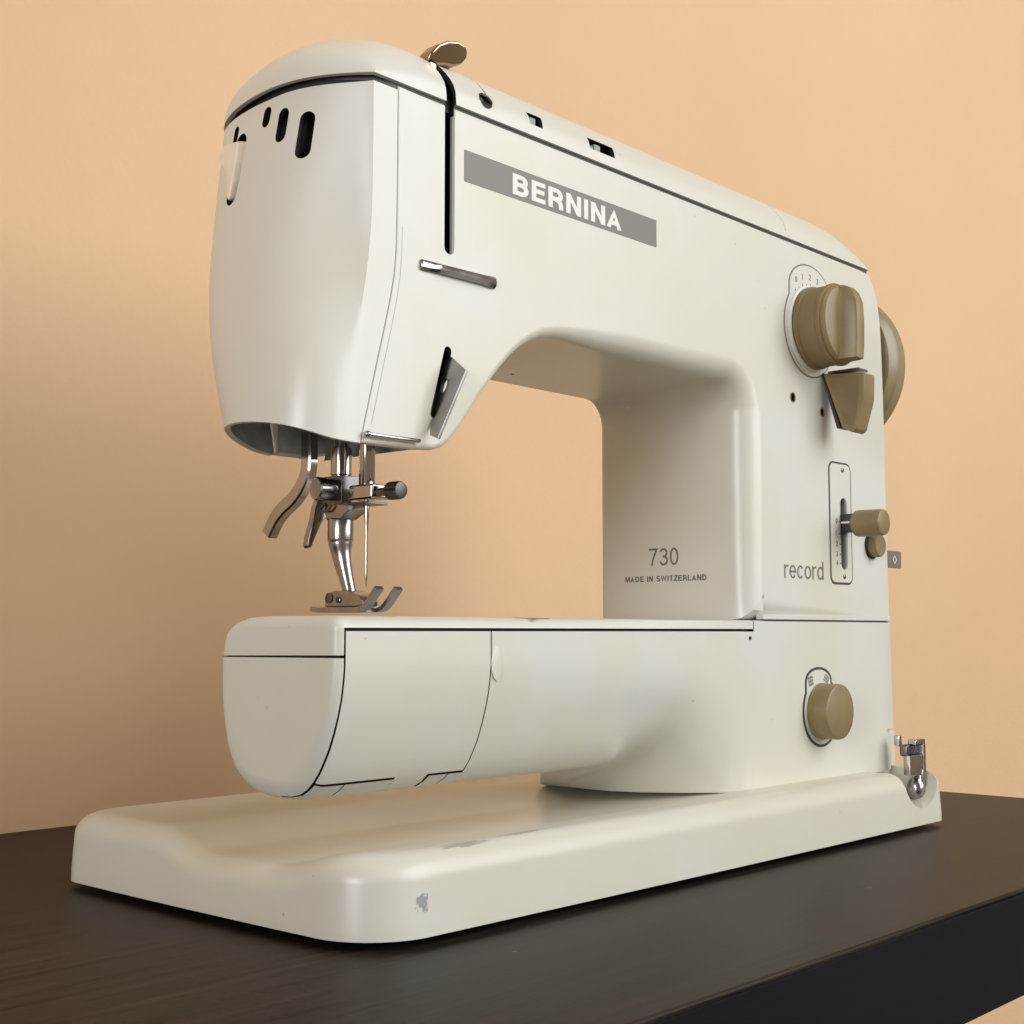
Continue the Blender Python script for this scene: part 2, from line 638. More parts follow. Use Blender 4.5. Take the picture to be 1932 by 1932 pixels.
def glyph(ch, w):
    """stroke centre lines of a plain grotesque letter, cap height 1; w = stroke weight; returns (advance, strokes)"""
    h = w / 2
    t, m, b = 1 - h, 0.52, h
    if ch == "B":
        W = 0.74
        r1, r2 = (t - m) / 2, (m - b) / 2
        return W, [[(h, 0), (h, 1)], [(h, t), (W - h - r1 - 0.03, t)] + arcp(W - h - r1 - 0.03, m + r1, r1, r1, 90, -90) + [(h, m)],
                   [(h, m), (W - h - r2, m)] + arcp(W - h - r2, b + r2, r2, r2, 90, -90) + [(h, b)]]
    if ch == "E":
        W = 0.66
        return W, [[(h, 0), (h, 1)], [(h, t), (W, t)], [(h, m), (W - 0.05, m)], [(h, b), (W, b)]]
    if ch == "L":
        return 0.60, [[(h, 1), (h, 0)], [(h, b), (0.60, b)]]
    if ch == "R":
        W = 0.74
        r1 = (t - 0.47) / 2
        return W, [[(h, 0), (h, 1)], [(h, t), (W - h - r1 - 0.02, t)] + arcp(W - h - r1 - 0.02, 0.47 + r1, r1, r1, 90, -90) + [(h, 0.47)],
                   [(W - h - r1 - 0.10, 0.47), (W - h - 0.06, 0.36), (W - h - 0.02, 0.22), (W - h, 0.0)]]
    if ch == "N":
        W = 0.76
        return W, [[(h, 0), (h, 1)], [(W - h, 0), (W - h, 1)], [(h * 1.1, 0.985), (W - h * 1.1, 0.015)]]
    if ch == "M":
        W = 0.90
        return W, [[(h, 0), (h, 1)], [(W - h, 0), (W - h, 1)], [(h, 0.985), (W / 2, 0.02), (W - h, 0.985)]]
    if ch == "I":
        return w, [[(h, 0), (h, 1)]]
    if ch == "A":
        W = 0.80
        return W, [[(h * 0.9, 0), (W / 2, 1 - h * 0.1), (W - h * 0.9, 0)], [(0.18, 0.30), (W - 0.18, 0.30)]]
    if ch == "D":
        W = 0.76
        return W, [[(h, 0), (h, 1)], [(h, t), (0.34, t)] + arcp(0.34, 0.5, W - h - 0.34, t - 0.5, 90, -90, 12) + [(h, b)]]
    if ch == "S":
        W = 0.70
        rx = W / 2 - h
        return W, [arcp(W / 2, 0.5 + (t - 0.5) / 2, rx * 0.94, (t - 0.5) / 2, 25, 90, 5) + arcp(W / 2, 0.5 + (t - 0.5) / 2, rx * 0.94, (t - 0.5) / 2, 100, 265, 9)
                   + arcp(W / 2, b + (0.5 - b) / 2, rx, (0.5 - b) / 2, 85, -150, 14)]
    if ch == "W":
        W = 1.04
        return W, [[(h * 0.8, 1), (W * 0.27, 0.03), (W / 2, 0.95), (W * 0.73, 0.03), (W - h * 0.8, 1)]]
    if ch == "T":
        W = 0.66
        return W, [[(0, t), (W, t)], [(W / 2, 0), (W / 2, 1)]]
    if ch == "Z":
        W = 0.66
        return W, [[(0.02, t), (W - 0.03, t), (0.04, b), (W, b)]]
    if ch == "7":
        W = 0.62
        return W, [[(0, t), (W - h, t), (0.40, 0.62), (0.28, 0.34), (0.22, 0)]]
    if ch == "3":
        W = 0.60
        cx = W / 2
        return W, [arcp(cx, 0.52 + (t - 0.52) / 2, W / 2 - h - 0.02, (t - 0.52) / 2, 165, -80, 14) + [(cx - 0.06, 0.52)],
                   [(cx - 0.06, 0.52)] + arcp(cx, b + (0.52 - b) / 2, W / 2 - h, (0.52 - b) / 2, 80, -165, 14)]
    if ch == "0":
        W = 0.60
        return W, [arcp(W / 2, 0.5, W / 2 - h, 0.5 - h, 90, 450, 28)]
    X = 0.72                                  # x height
    if ch == "r":
        return 0.34, [[(h, 0), (h, X)], [(h, X * 0.62)] + arcp(0.32, X * 0.60, 0.32 - h, X * 0.40 - h, 170, 95, 6) + [(0.36, X - h)]]
    if ch == "e":
        W = 0.56
        return W, [[(h, X * 0.50), (W - h, X * 0.50)] + arcp(W / 2, X / 2, W / 2 - h, X / 2 - h, 4, 325, 24)]
    if ch == "c":
        W = 0.53
        return W, [arcp(W / 2, X / 2, W / 2 - h, X / 2 - h, 38, 322, 22)]
    if ch == "o":
        W = 0.57
        return W, [arcp(W / 2, X / 2, W / 2 - h, X / 2 - h, 90, 450, 26)]
    if ch == "d":
        W = 0.56
        return W, [[(W - h, 0), (W - h, 1)], arcp(W / 2, X / 2, W / 2 - h, X / 2 - h, 25, 335, 22)]
    return 0.30, []


def stroke_text(name, text, origin, right, up, height, weight, mat, parent, width, gap=0.12, lift=0.00012, align='LEFT'):
    """flat printed word from stroke glyphs, every stroke a thin ribbon of even weight"""
    r, u = Vector(right).normalized(), Vector(up).normalized()
    nrm = r.cross(u)
    pen, strokes = 0.0, []
    for ch in text:
        if ch == "A" and pen > 0:
            pen -= 0.07
        adv, st = glyph(ch, weight)
        for q in st:
            strokes.append([(pen + a, b_) for a, b_ in q])
        pen += adv + gap
    total = pen - gap
    sx = width / (total * height)
    V, F = [], []
    h = weight / 2
    for si, q in enumerate(strokes):
        P = [Vector((a, b_)) for a, b_ in q]
        closed = (P[0] - P[-1]).length < 1e-4
        k0 = len(V)
        n = len(P)
        for i, p in enumerate(P):
            if closed:
                a, c = P[i - 1] if i > 0 else P[-2], P[i + 1] if i < n - 1 else P[1]
            else:
                a, c = P[max(i - 1, 0)], P[min(i + 1, n - 1)]
            d0 = (p - a).normalized() if (p - a).length > 1e-6 else (c - p).normalized()
            d1 = (c - p).normalized() if (c - p).length > 1e-6 else d0
            n0, n1 = Vector((-d0.y, d0.x)), Vector((-d1.y, d1.x))
            mm = n0 + n1
            mm = mm / max(mm.length_squared, 0.35) * 2
            for sgn in (1, -1):
                e = p + mm * (h * sgn)
                e.y = min(1.0, max(0.0, e.y))
                w3 = Vector(origin) + r * ((e.x - (total / 2 if align == 'CENTER' else 0)) * height * sx) + u * (e.y * height)
                V.append(w3 + nrm * (lift + si * 0.000004))
                V.append(w3 - nrm * 0.00005)
        for i in range(n - 1):
            a = k0 + i * 4
            F += [(a, a + 2, a + 6, a + 4), (a, a + 4, a + 5, a + 1), (a + 2, a + 3, a + 7, a + 6)]
        e = k0 + (n - 1) * 4
        F += [(k0, k0 + 1, k0 + 3, k0 + 2), (e, e + 2, e + 3, e + 1)]
    return obj(name, V, F, mat, parent, None)


def lerp_tab(tab, z):
    if z >= tab[0][0]:
        return tab[0][1]
    for (z0, v0), (z1, v1) in zip(tab, tab[1:]):
        if z >= z1:
            return v0 + (v1 - v0) * (z - z0) / (z1 - z0)
    return tab[-1][1]


def lerp_soft(tab, z):
    return sum(lerp_tab(tab, z + k * 0.0055) for k in range(-3, 4)) / 7


def sstep(a, b, x):
    t = min(1, max(0, (x - a) / (b - a)))
    return t * t * (3 - 2 * t)


# ================================================================== SETTING
TZ = -0.003
WALL_Y = 0.3475
wall = obj("wall", [(-1.2, WALL_Y, -1.0), (2.6, WALL_Y, -1.0), (2.6, WALL_Y, 1.7), (-1.2, WALL_Y, 1.7),
                    (-1.2, WALL_Y + 0.1, -1.0), (2.6, WALL_Y + 0.1, -1.0), (2.6, WALL_Y + 0.1, 1.7), (-1.2, WALL_Y + 0.1, 1.7)],
           [(0, 1, 2, 3), (4, 7, 6, 5), (0, 4, 5, 1), (1, 5, 6, 2), (2, 6, 7, 3), (3, 7, 4, 0)], M_wall, None, None, off=Vector())
wall["kind"] = "structure"
wall["label"] = "peach orange painted plaster wall behind the sewing machine"

table = bpy.data.objects.new("table", None)
table.location = (-0.1, 0.115, TZ - 0.044)
COL.objects.link(table)
table["label"] = "dark brown wooden table top with black front edge under the sewing machine"
table["category"] = "table"
TOFF = Vector(table.location)
TX0, TX1, TY0, TY1 = -0.75, 0.566, -0.1095, 0.3465
bm = box_bm(TX0, TX1 - 0.0005, TY0 + 0.0015, TY1, TZ - 0.040, TZ, 0.0012, 3)
obj_bm("table_top", bm, M_wood, table, 40, True, off=TOFF)
bm = box_bm(TX0, TX1, TY0, TY0 + 0.0012, TZ - 0.041, TZ - 0.0016, 0.0005, 2)
obj_bm("front_edge_band", bm, M_woodedge, table, 40, True, off=TOFF)

# ================================================================== SEWING MACHINE
SM = bpy.data.objects.new("sewing_machine", None)
SM.location = ROOT
COL.objects.link(SM)
SM["label"] = "vintage cream white sewing machine with brown knobs on its base, standing on the dark table"
SM["category"] = "sewing machine"

# ---------------------------------------------------------------- base plate
BX0, BX1, BY0, BY1 = -0.0016, 0.4172, -0.0030, 0.1905
BTOP, BR = 0.0275, 0.0092


def trough(x, y):
    d = 0.0
    back = 1 - sstep(0.090, 0.124, y)
    fy0 = 0.012 + 0.004 * sstep(0.0, 0.08, x)
    fy1 = 0.056 - 0.030 * sstep(0.0, 0.09, x)
    front = sstep(fy0, fy1, y)
    along = 1 - sstep(0.19, 0.27, x)
    return 0.0076 * back * front * along


def base_outline(n_arc=14, n_side=70):
    """rounded plan with per-corner radii; returns CCW points"""
    rf, rb, rr = 0.026, 0.016, 0.010
    pts = []

    def arc(cx, cy, r, a0, a1):
        for k in range(n_arc + 1):
            a = radians(a0 + (a1 - a0) * k / n_arc)
            pts.append((cx + r * cos(a), cy + r * sin(a)))

    def seg(p, q, n):
        for k in range(1, n):
            pts.append((p[0] + (q[0] - p[0]) * k / n, p[1] + (q[1] - p[1]) * k / n))
    arc(BX0 + rf, BY0 + rf, rf, 180, 270)
    seg((BX0 + rf, BY0), (BX1 - rr, BY0), n_side)
    arc(BX1 - rr, BY0 + rr, rr, 270, 360)
    seg((BX1, BY0 + rr), (BX1, BY1 - rr), 20)
    arc(BX1 - rr, BY1 - rr, rr, 0, 90)
    seg((BX1 - rr, BY1), (BX0 + rb, BY1), n_side)
    arc(BX0 + rb, BY1 - rb, rb, 90, 180)
    seg((BX0, BY1 - rb), (BX0, BY0 + rf), 44)
    # slight bow of the long sides and the end
    out = []
    for x, y in pts:
        by = 0.0008 * (1 - ((x - 0.208) / 0.209) ** 2)
        bx = 0.0012 * (1 - ((y - 0.09) / 0.093) ** 2)
        if y < 0.06:
            y -= by
        if x < 0.05:
            x -= bx
        out.append((x, y))
    return out


BO = base_outline()
AX0, AX1, AYC = 0.092, 0.325, 0.0937
rings = []


def base_ring(t, zf):
    r = []
    for x, y in BO:
        ax = (min(max(x, AX0), AX1), AYC)
        X, Y = x + (ax[0] - x) * t, y + (ax[1] - y) * t
        r.append(Vector((X, Y, zf(X, Y))))
    return r


rings.append(base_ring(0.0, lambda x, y: 0.0))
rings.append([Vector((p.x, p.y, 0.0004)) for p in rings[0]])
rings.append([Vector((p.x, p.y, 0.004)) for p in rings[0]])
for k in range(0, 9):
    a = k / 8 * pi / 2
    d = BR * (1 - cos(a))
    t = d / 0.0950 + 0.0075
    dz = BR * (1 - sin(a))
    rings.append(base_ring(t, lambda x, y, dz=dz: BTOP - trough(x, y) - dz))
t0 = BR / 0.0950 + 0.0075
for k in range(1, 40):
    t = t0 + (1 - t0) * (k / 39)
    rings.append(base_ring(t, lambda x, y: BTOP - trough(x, y)))
V, F = loft(rings, True, True, False)
base = obj("base_plate", V, F, [M_base], SM, 50)
# scooped notch for the latch at the right front corner
notch = []
for k in range(13):
    a = pi + pi * k / 12
    notch.append((0.3885 + 0.0200 * cos(a), 0.0265 + 0.0180 * sin(a)))
notch += [(0.4105, 0.034), (0.4105, 0.040), (0.368, 0.040), (0.3660, 0.034)]
bm = prism_bm(notch, XZ(-0.02), (0, 0.046, 0), 0)
base = carve(base, [(bm, M_base)], angle=40)
for (fx, fy) in ((0.03, 0.03), (0.39, 0.03), (0.39, 0.155), (0.03, 0.155)):
    V, F = lathe([(0.011, 0.0), (0.012, 0.001), (0.012, 0.0042)], (fx, fy, TZ), (0, 0, 1), 20)
    obj("rubber_foot", V, F, M_rubber, SM)

# ---------------------------------------------------------------- lower housing: free arm and pillar foot
YF, YB = 0.0200, 0.1120
NSEC = [  # front side from the top centre down to the bottom centre: (y, z)
    (0.0530, 0.1068), (0.0440, 0.1068), (0.0340, 0.1068), (0.0260, 0.1068), (0.0228, 0.1062), (0.0208, 0.1047), (0.0200, 0.1026),
    (0.0200, 0.1014), (0.0200, 0.0975), (0.0200, 0.0932), (0.0200, 0.0922), (0.0201, 0.0880), (0.0206, 0.0837), (0.0214, 0.0785), (0.0228, 0.0729),
    (0.0248, 0.0665), (0.0272, 0.0602), (0.0294, 0.0560), (0.0318, 0.0519), (0.0346, 0.0484), (0.0378, 0.0455), (0.0420, 0.0433), (0.0470, 0.0422), (0.0530, 0.0420)]
BSEC = [
    (0.0530, 0.1068), (0.0600, 0.1068), (0.0670, 0.1067), (0.0735, 0.1063), (0.0785, 0.1052), (0.0822, 0.1034), (0.0842, 0.1017),
    (0.0851, 0.1004), (0.0862, 0.0970), (0.0869, 0.0932), (0.0870, 0.0922), (0.0872, 0.0880), (0.0872, 0.0837), (0.0870, 0.0785), (0.0866, 0.0729),
    (0.0859, 0.0665), (0.0847, 0.0602), (0.0834, 0.0560), (0.0812, 0.0519), (0.0780, 0.0484), (0.0737, 0.0455), (0.0680, 0.0433), (0.0610, 0.0422), (0.0530, 0.0420)]
NS = len(NSEC)
ITOP, IEND0, IEND1 = 7, 9, 10           # indices: below the bed plate, around the seam of the end cap
IDOOR1 = 19                              # lower edge of the bobbin door
AX = 0.0030                              # left end of the free arm


def pillar_pt(i, front, x=0.3):
    """matching point of the pillar foot section; its front left corner is rounded in plan"""
    z0 = NSEC[i][1]
    zmin = 0.0262
    yc = lerp_tab([(-0.200, 0.100), (-0.211, 0.086), (-0.215, 0.074), (-0.222, 0.057), (-0.234, 0.0405), (-0.246, 0.0285), (-0.256, 0.0222), (-0.264, YF)], -x) if x < 0.264 else YF
    yb_ = max(YB, yc)
    if i <= 3:
        y = 0.0530 + (0.0215 - 0.0530) * i / 3
        return (y if front else 0.0530 + (0.1105 - 0.0530) * i / 3, 0.1068)
    if i >= NS - 4:
        k = (i - (NS - 4)) / 3
        mid = max(0.0530, yc + 0.002)
        return ((yc + (mid - yc) * k) if front else (YB + (mid - YB) * k), zmin)
    zz = 0.1062 if i == 4 else (NSEC[i][1] if i <= IEND1 else NSEC[IEND1][1] + (zmin - NSEC[IEND1][1]) * (i - IEND1) / (NS - 4 - IEND1))
    fr = max(0.0, (0.0900 - zz) / (0.0900 - zmin))
    return (YF + (yc - YF) * fr ** 2.8 if front else YB, zz)


def arm_pt(x, i, front, inset=0.0):
    s = NSEC if front else BSEC
    y, z = s[i]
    t = sstep(0.095 + 0.076 * sstep(9, 20, i), 0.262 - 0.045 * sstep(13, 20, i), x)
    if t > 0:
        py, pz = pillar_pt(i, front, x)
        y, z = y + (py - y) * t, z + (pz - z) * t
    # rounding of the left end: move inwards along the section normal
    r = 0.0040 + 0.0035 * sstep(0.080, 0.045, z)
    d = x - AX
    e = 0.0
    if d < r:
        q = max(0.0, 1 - d / r)
        e = r * (1 - math.sqrt(max(0.0, 1 - q * q)))
    e += inset
    if e:
        p0, p1 = s[max(i - 1, 0)], s[min(i + 1, NS - 1)]
        if i == 0:
            nv = Vector((0, -1))
        elif i == NS - 1:
            nv = Vector((0, 1))
        else:
            tv = Vector((p1[0] - p0[0], p1[1] - p0[1])).normalized()
            nv = Vector((-tv.y, tv.x)) if front else Vector((tv.y, -tv.x))
        y += nv.x * e
        z += nv.y * e
    return Vector((x, y, z))


def arm_patch(xs, i0, i1, front):
    """grid of surface points, one row per x, columns from section index i0 to i1"""
    rows = [[arm_pt(x, i, front) for i in range(i0, i1 + 1)] for x in xs]
    return loft(rows, False)


def frange(a, b, n):
    return [a + (b - a) * k / n for k in range(n + 1)]


XEND = [AX + 0.0155 * (1 - cos(pi / 2 * k / 9)) for k in range(10)]
XL = 0.0062                                # left seam of the bobbin door
x_left = [x for x in XEND if x < XL - 0.0006] + [XL - 0.0002]
x_door = [XL + 0.0005] + [x for x in XEND if x > XL + 0.001] + frange(0.0225, 0.0788, 10)
x_mid = frange(0.0794, 0.144, 18) + frange(0.148, 0.260, 56)
RIGHT = lambda z: 0.4035 - 0.0022 * (z - 0.0275) / 0.079


def end_face(i0, i1):
    V, F = [], []
    fr = [arm_pt(AX, i, True) for i in range(i0, i1 + 1)]
    bk = [arm_pt(AX, i, False) for i in range(i0, i1 + 1)]
    n = i1 - i0 + 1
    K = 10
    for a, b in zip(fr, bk):
        V += [a.lerp(b, k / K) for k in range(K + 1)]
    for i in range(n - 1):
        for k in range(K):
            F.append((i * (K + 1) + k, (i + 1) * (K + 1) + k, (i + 1) * (K + 1) + k + 1, i * (K + 1) + k + 1))
    return V, F


# end cap (lower left end)
parts = [arm_patch(x_left, IEND1, NS - 1, True), arm_patch(XEND + frange(0.0225, 0.0788, 8), IEND1, NS - 1, False), end_face(IEND1, NS - 1),
         arm_patch([XL + 0.0003] + [x for x in XEND if x > XL + 0.001] + frange(0.0225, 0.0788, 10), NS - 3, NS - 1, True)]
V, F = join(*parts)
obj("end_cap", V, F, M_cream, SM, 40)
# bed plate: top of the free arm with its left end
xs_all = XEND + frange(0.0225, 0.0788, 8) + x_mid + [0.2618]
parts = [arm_patch(xs_all, 0, ITOP - 1, True), arm_patch(xs_all, 0, ITOP - 1, False),
         arm_patch(x_left, ITOP - 1, IEND0, True), end_face(0, IEND0),
         arm_patch(XEND + frange(0.0225, 0.0788, 8), ITOP - 1, IEND0, False)]
V, F = join(*parts)
bed = obj("bed_plate", V, F, M_cream, SM, 40)
# bobbin door on the front
hinge_a = (0.020, 0.043)
hinge_b = (0.060, 0.0788)
xs_d = sorted(set(x_door + [0.0150, 0.0195, 0.0432, 0.0437, 0.0600]))
xs_d = [x for x in xs_d]
parts = [arm_patch(xs_d, ITOP, IDOOR1, True)]
xs_t = [x for x in xs_d if 0.0437 <= x <= 0.0600]
parts.append(arm_patch(xs_t, IDOOR1, NS - 3, True))
V, F = join(*parts)
obj("bobbin_door", V, F, M_cream, SM, 40)
for hx in (frange(XL + 0.0003, 0.0190, 5), frange(0.0196, 0.0429, 6), frange(0.0606, 0.0705, 4), frange(0.0711, 0.0786, 3)):
    rows = []
    for x in hx:
        rows.append([arm_pt(x, IDOOR1, True, -0.0001) + Vector((0, 0, -0.0007))] + [arm_pt(x, i, True, -0.0003) for i in range(IDOOR1 + 1, NS - 2)])
    V, F = loft(rows, False)
    obj("hinge_block", V, F, M_cream, SM, 40)
# arm body right of the door, flowing into the pillar foot
V, F = [], []
rows_f, rows_b = [], []
xs_b = x_mid + [0.2612, 0.2624]
parts = [arm_patch(xs_b, ITOP, NS - 1, True), arm_patch(xs_b, ITOP, NS - 1, False)]
xs_p = frange(0.2624, 0.40, 12)


def foot_pt(x, i, front):
    p = arm_pt(x, i, front)
    return p


parts += [arm_patch(xs_p[:-1], 0, NS - 1, True), arm_patch(xs_p[:-1], 0, NS - 1, False)]
# right end with a tight edge radius
rows = []
for front in (True, False):
    rr = []
    for (dx, dy) in ((None, 0), (0.0012, 0.0), (0.0006, 0.0002), (0.0002, 0.0006), (0.0, 0.0012)):
        row = []
        for i in range(NS):
            y, z = pillar_pt(i, front)
            X = xs_p[-2] if dx is None else RIGHT(z) - dx
            row.append(Vector((X, y + (dy if front else -dy) * (1 if abs(y - 0.053) > 0.01 else 0), z)))
        rr.append(row)
    rows.append(rr)
    parts.append(loft(rr, False))
parts.append(loft([rows[0][-1], rows[1][-1]], False))
V, F = join(*parts)
lower = obj("lower_housing", V, F, M_cream, SM, 40)
# recess at the right foot where the latch engages
recess = box_bm(0.3950, 0.4200, 0.0100, 0.0228, 0.0200, 0.0485)
lower = carve(lower, [(recess, M_cream)], angle=40, wn=False)
bm = box_bm(0.3990, 0.4120, 0.0240, 0.0480, 0.0270, 0.0470, 0.0015, 3)
obj_bm("latch_bracket", bm, M_cream, SM, 40, True, off=ROOT)
# black core added as shade behind the seams
core = []
for x in [AX + 0.0018, AX + 0.003, AX + 0.0045] + frange(AX + 0.0065, 0.258, 50):
    xx = x
    core.append([arm_pt(xx, i, True, 0.0022) for i in range(NS)] + [arm_pt(xx, i, False, 0.0022) for i in range(NS - 2, 0, -1)])
    for p in core[-1]:
        p.x = x
V, F = loft(core, True, True, True)
obj("seam_dark_core", V, F, M_black, SM, 40)
# little screw dot beside the bed plate seam and patched paint spot
V, F = lathe([(0.0009, -0.0002), (0.0009, 0.0003)], (0.2589, 0.0199, 0.0983), (0, -1, 0), 12)
obj("pin_hole", V, F, M_black, SM)
V, F = lathe([(0.0001, -0.00020), (0.0026, -0.00017), (0.0034, 0.0001)], (0.0826, 0.0200, 0.0895), (0, 1, 0), 20)
for p in V:
    p.z = 0.0895 + (p.z - 0.0895) * 2.0
obj("paint_spot", V, F, M_cream, SM, 60)

# ---------------------------------------------------------------- upper housing: arm, pillar
ZT = 0.3000
# (x, z, radius of the front edge there)
PROF = [
    (0.0128, 0.1668, 0.0010), (0.0250, 0.1670, 0.0012), (0.0400, 0.1673, 0.0018), (0.0490, 0.1680, 0.0022), (0.0535, 0.1694, 0.0025), (0.0570, 0.1718, 0.0026),
    (0.0638, 0.1787, 0.0026), (0.0739, 0.1913, 0.0028), (0.0800, 0.1982, 0.0028), (0.0859, 0.2044, 0.0029), (0.0915, 0.2096, 0.0030), (0.0975, 0.2141, 0.0032),
    (0.1035, 0.2174, 0.0036), (0.1100, 0.2197, 0.0041), (0.1170, 0.2210, 0.0047), (0.1250, 0.2215, 0.0055), (0.1400, 0.2216, 0.0070), (0.1650, 0.2216, 0.0090),
    (0.2000, 0.2216, 0.0095), (0.2300, 0.2216, 0.0100), (0.2460, 0.2216, 0.0105)]
for k in range(1, 9):
    a = pi / 2 * k / 9
    PROF.append((0.2460 + 0.0140 * sin(a), 0.2076 + 0.0140 * cos(a), 0.0105))
PROF += [(0.2600, 0.2076, 0.0120), (0.2600, 0.1850, 0.0125), (0.2600, 0.1500, 0.0122), (0.2600, 0.1200, 0.0115), (0.2600, 0.1115, 0.0110), (0.2600, 0.1070, 0.0105),
         (0.4008, 0.1070, 0.0010), (0.4005, 0.1300, 0.0012), (0.4000, 0.1850, 0.0012), (0.3998, 0.2200, 0.0012), (0.3996, 0.2430, 0.0014),
         (0.3990, 0.2600, 0.0014), (0.3980, 0.2740, 0.0014), (0.3962, 0.2830, 0.0014), (0.3938, 0.2890, 0.0014), (0.3905, 0.2945, 0.0014), (0.3862, 0.2995, 0.0012)]
SEAM = [(0.300, 0.0294), (0.262, 0.0293), (0.2477, 0.0291), (0.2380, 0.0289), (0.2285, 0.0279), (0.2190, 0.0259), (0.2086, 0.0233), (0.1950, 0.0197), (0.1803, 0.0160), (0.1735, 0.0142), (0.1668, 0.0128)]
TOPX = frange(0.375, 0.040, 12)
PROF += [(x, ZT, 0.0012) for x in TOPX]
PROF += [(x, z, 0.0006) for z, x in SEAM[:-1]]
npf = len(PROF)


def prof_ring(k, K, back=False):
    out = []
    a = pi / 2 * k / K
    for i in range(npf):
        p0, p1, p2 = PROF[i - 1], PROF[i], PROF[(i + 1) % npf]
        d0 = Vector((p1[0] - p0[0], p1[1] - p0[1])).normalized()
        d1 = Vector((p2[0] - p1[0], p2[1] - p1[1])).normalized()
        n0, n1 = Vector((d0.y, -d0.x)), Vector((d1.y, -d1.x))   # outward for this orientation
        nn = (n0 + n1)
        nn = nn / max(nn.length_squared, 1e-9) * 2.0
        if nn.length > 1.6:
            nn = nn.normalized() * 1.6
        r = p1[2] if not back else min(p1[2], 0.004)
        ins = r * (1 - cos(a))
        y = (YF + r * (1 - sin(a))) if not back else (YB - r * (1 - sin(a)))
        out.append(Vector((p1[0] + SGN * nn.x * ins, y, p1[1] + SGN * nn.y * ins)))
    return out


ar = sum(PROF[i][0] * PROF[(i + 1) % npf][1] - PROF[(i + 1) % npf][0] * PROF[i][1] for i in range(npf))
SGN = -1 if ar > 0 else 1
K = 7
rings = [prof_ring(k, K) for k in range(K, -1, -1)] + [prof_ring(k, 3, True) for k in range(0, 4)]
V, F = loft(rings, True, True, True)
upper = obj("arm_housing", V, F, [M_cream], SM, 30)
cut = []
cut.append((prism_bm(capsule((0.0558, 0.2452), (0.0558, 0.3150), 0.0027, 10), XZ(0.010), (0, 0.020, 0)), M_cream))
cut.append((box_bm(0.0440, 0.0800, 0.0226, 0.0700, 0.2350, 0.2975), M_black))
cut.append((prism_bm(capsule((0.0552, 0.2055), (0.0482, 0.1812), 0.0019, 8), XZ(0.010), (0, 0.0200, 0)), M_black))
cut.append((box_bm(0.0400, 0.0700, 0.0222, 0.0260, 0.1760, 0.2100), M_black))
cut.append((prism_bm(circle((0.3019, 0.2195), 0.0024), XZ(0.010), (0, 0.0180, 0)), M_black))
cut.append((prism_bm(circle((0.3312, 0.2153), 0.0022), XZ(0.010), (0, 0.0180, 0)), M_black))
cut.append((prism_bm(capsule((0.3508, 0.1680), (0.3508, 0.1375), 0.0039, 8), XZ(0.010), (0, 0.0128, 0)), M_slotgrey))
# hollow under the head
cut.append((prism_bm([(0.005, 0.150), (0.0500, 0.150), (0.0560, 0.176), (0.0560, 0.205), (0.005, 0.205)], XZ(0.0235), (0, 0.0790, 0)), M_bare))
# the face plate closes the left end: only the front wall of the casting runs on to the seam
cut.append((box_bm(-0.0200, 0.0408, 0.0245, 0.1300, 0.1500, 0.3100), M_bare))
cut.append((prism_bm([(0.0300, 0.1500), (0.0580, 0.1500), (0.0580, 0.1735), (0.0300, 0.1735)], XZ(0.0900), (0, 0.0400, 0), 0), M_bare))
upper = carve(upper, cut, angle=30)
bm = box_bm(0.0260, 0.0545, 0.0250, 0.1010, 0.1905, 0.2040)
obj_bm("head_casting", bm, M_black, SM, None, off=ROOT)
# brass coloured bushes in the two bare screw holes
for hx, hz, hr in ((0.3019, 0.2195, 0.0027), (0.3312, 0.2153, 0.0024)):
    V, F = lathe([(hr * 0.82, 0.0004), (hr, 0.0004), (hr, -0.0002), (hr * 0.82, -0.0003), (hr * 0.82, 0.0004)], (hx, YF, hz), (0, 1, 0), 20, False)
    obj("screw_bush", V, F, M_brown, SM)
# strip on top of the joint between upper and lower housing
bm = prism_bm([(0.2706, 0.1073), (0.4009, 0.1073), (0.4008, 0.1098), (0.2706, 0.1098)], XZ(YF - 0.00025), (0, 0.004, 0), 0.0001, 1)
obj_bm("joint_strip", bm, M_cream, SM, 40, off=ROOT)
bm = box_bm(0.2730, 0.3996, 0.0206, 0.1060, 0.1062, 0.1076)
obj_bm("joint_gasket", bm, M_printd, SM, None, off=ROOT)

# small fastenings under the arm
V, F = lathe([(0.0001, -0.0006), (0.0016, -0.0004), (0.0022, 0.0002)], (0.2575, 0.0905, 0.2165), (0.7, 0, 0.7), 14)
obj("screw_plug", V, F, M_white, SM)
for p in ((0.255, 0.078, 0.2205), (0.262, 0.074, 0.2085), (0.168, 0.090, 0.2216)):
    V, F = lathe([(0.0007, -0.0002), (0.0007, 0.0004)], p, (0, 0, 1), 10)
    obj("oil_hole", V, F, M_printd, SM)

# ---------------------------------------------------------------- face plate (left end of the head)
CREASE = [(0.300, 0.0172), (0.2700, 0.0174), (0.2423, 0.0170), (0.2340, 0.0160), (0.2254, 0.0146), (0.2123, 0.0116), (0.2000, 0.0100), (0.1900, 0.0096), (0.165, 0.0100)]
TURN = [(0.300, 66), (0.240, 66), (0.2254, 54), (0.2123, 30), (0.2000, 10), (0.190, 2), (0.165, 0)]


def bez(p0, p1, p2, p3, t):
    s = 1 - t
    return p0 * s ** 3 + p1 * (3 * s * s * t) + p2 * (3 * s * t * t) + p3 * t ** 3


NU1, NU2, NU3, NU4 = 4, 16, 16, 6


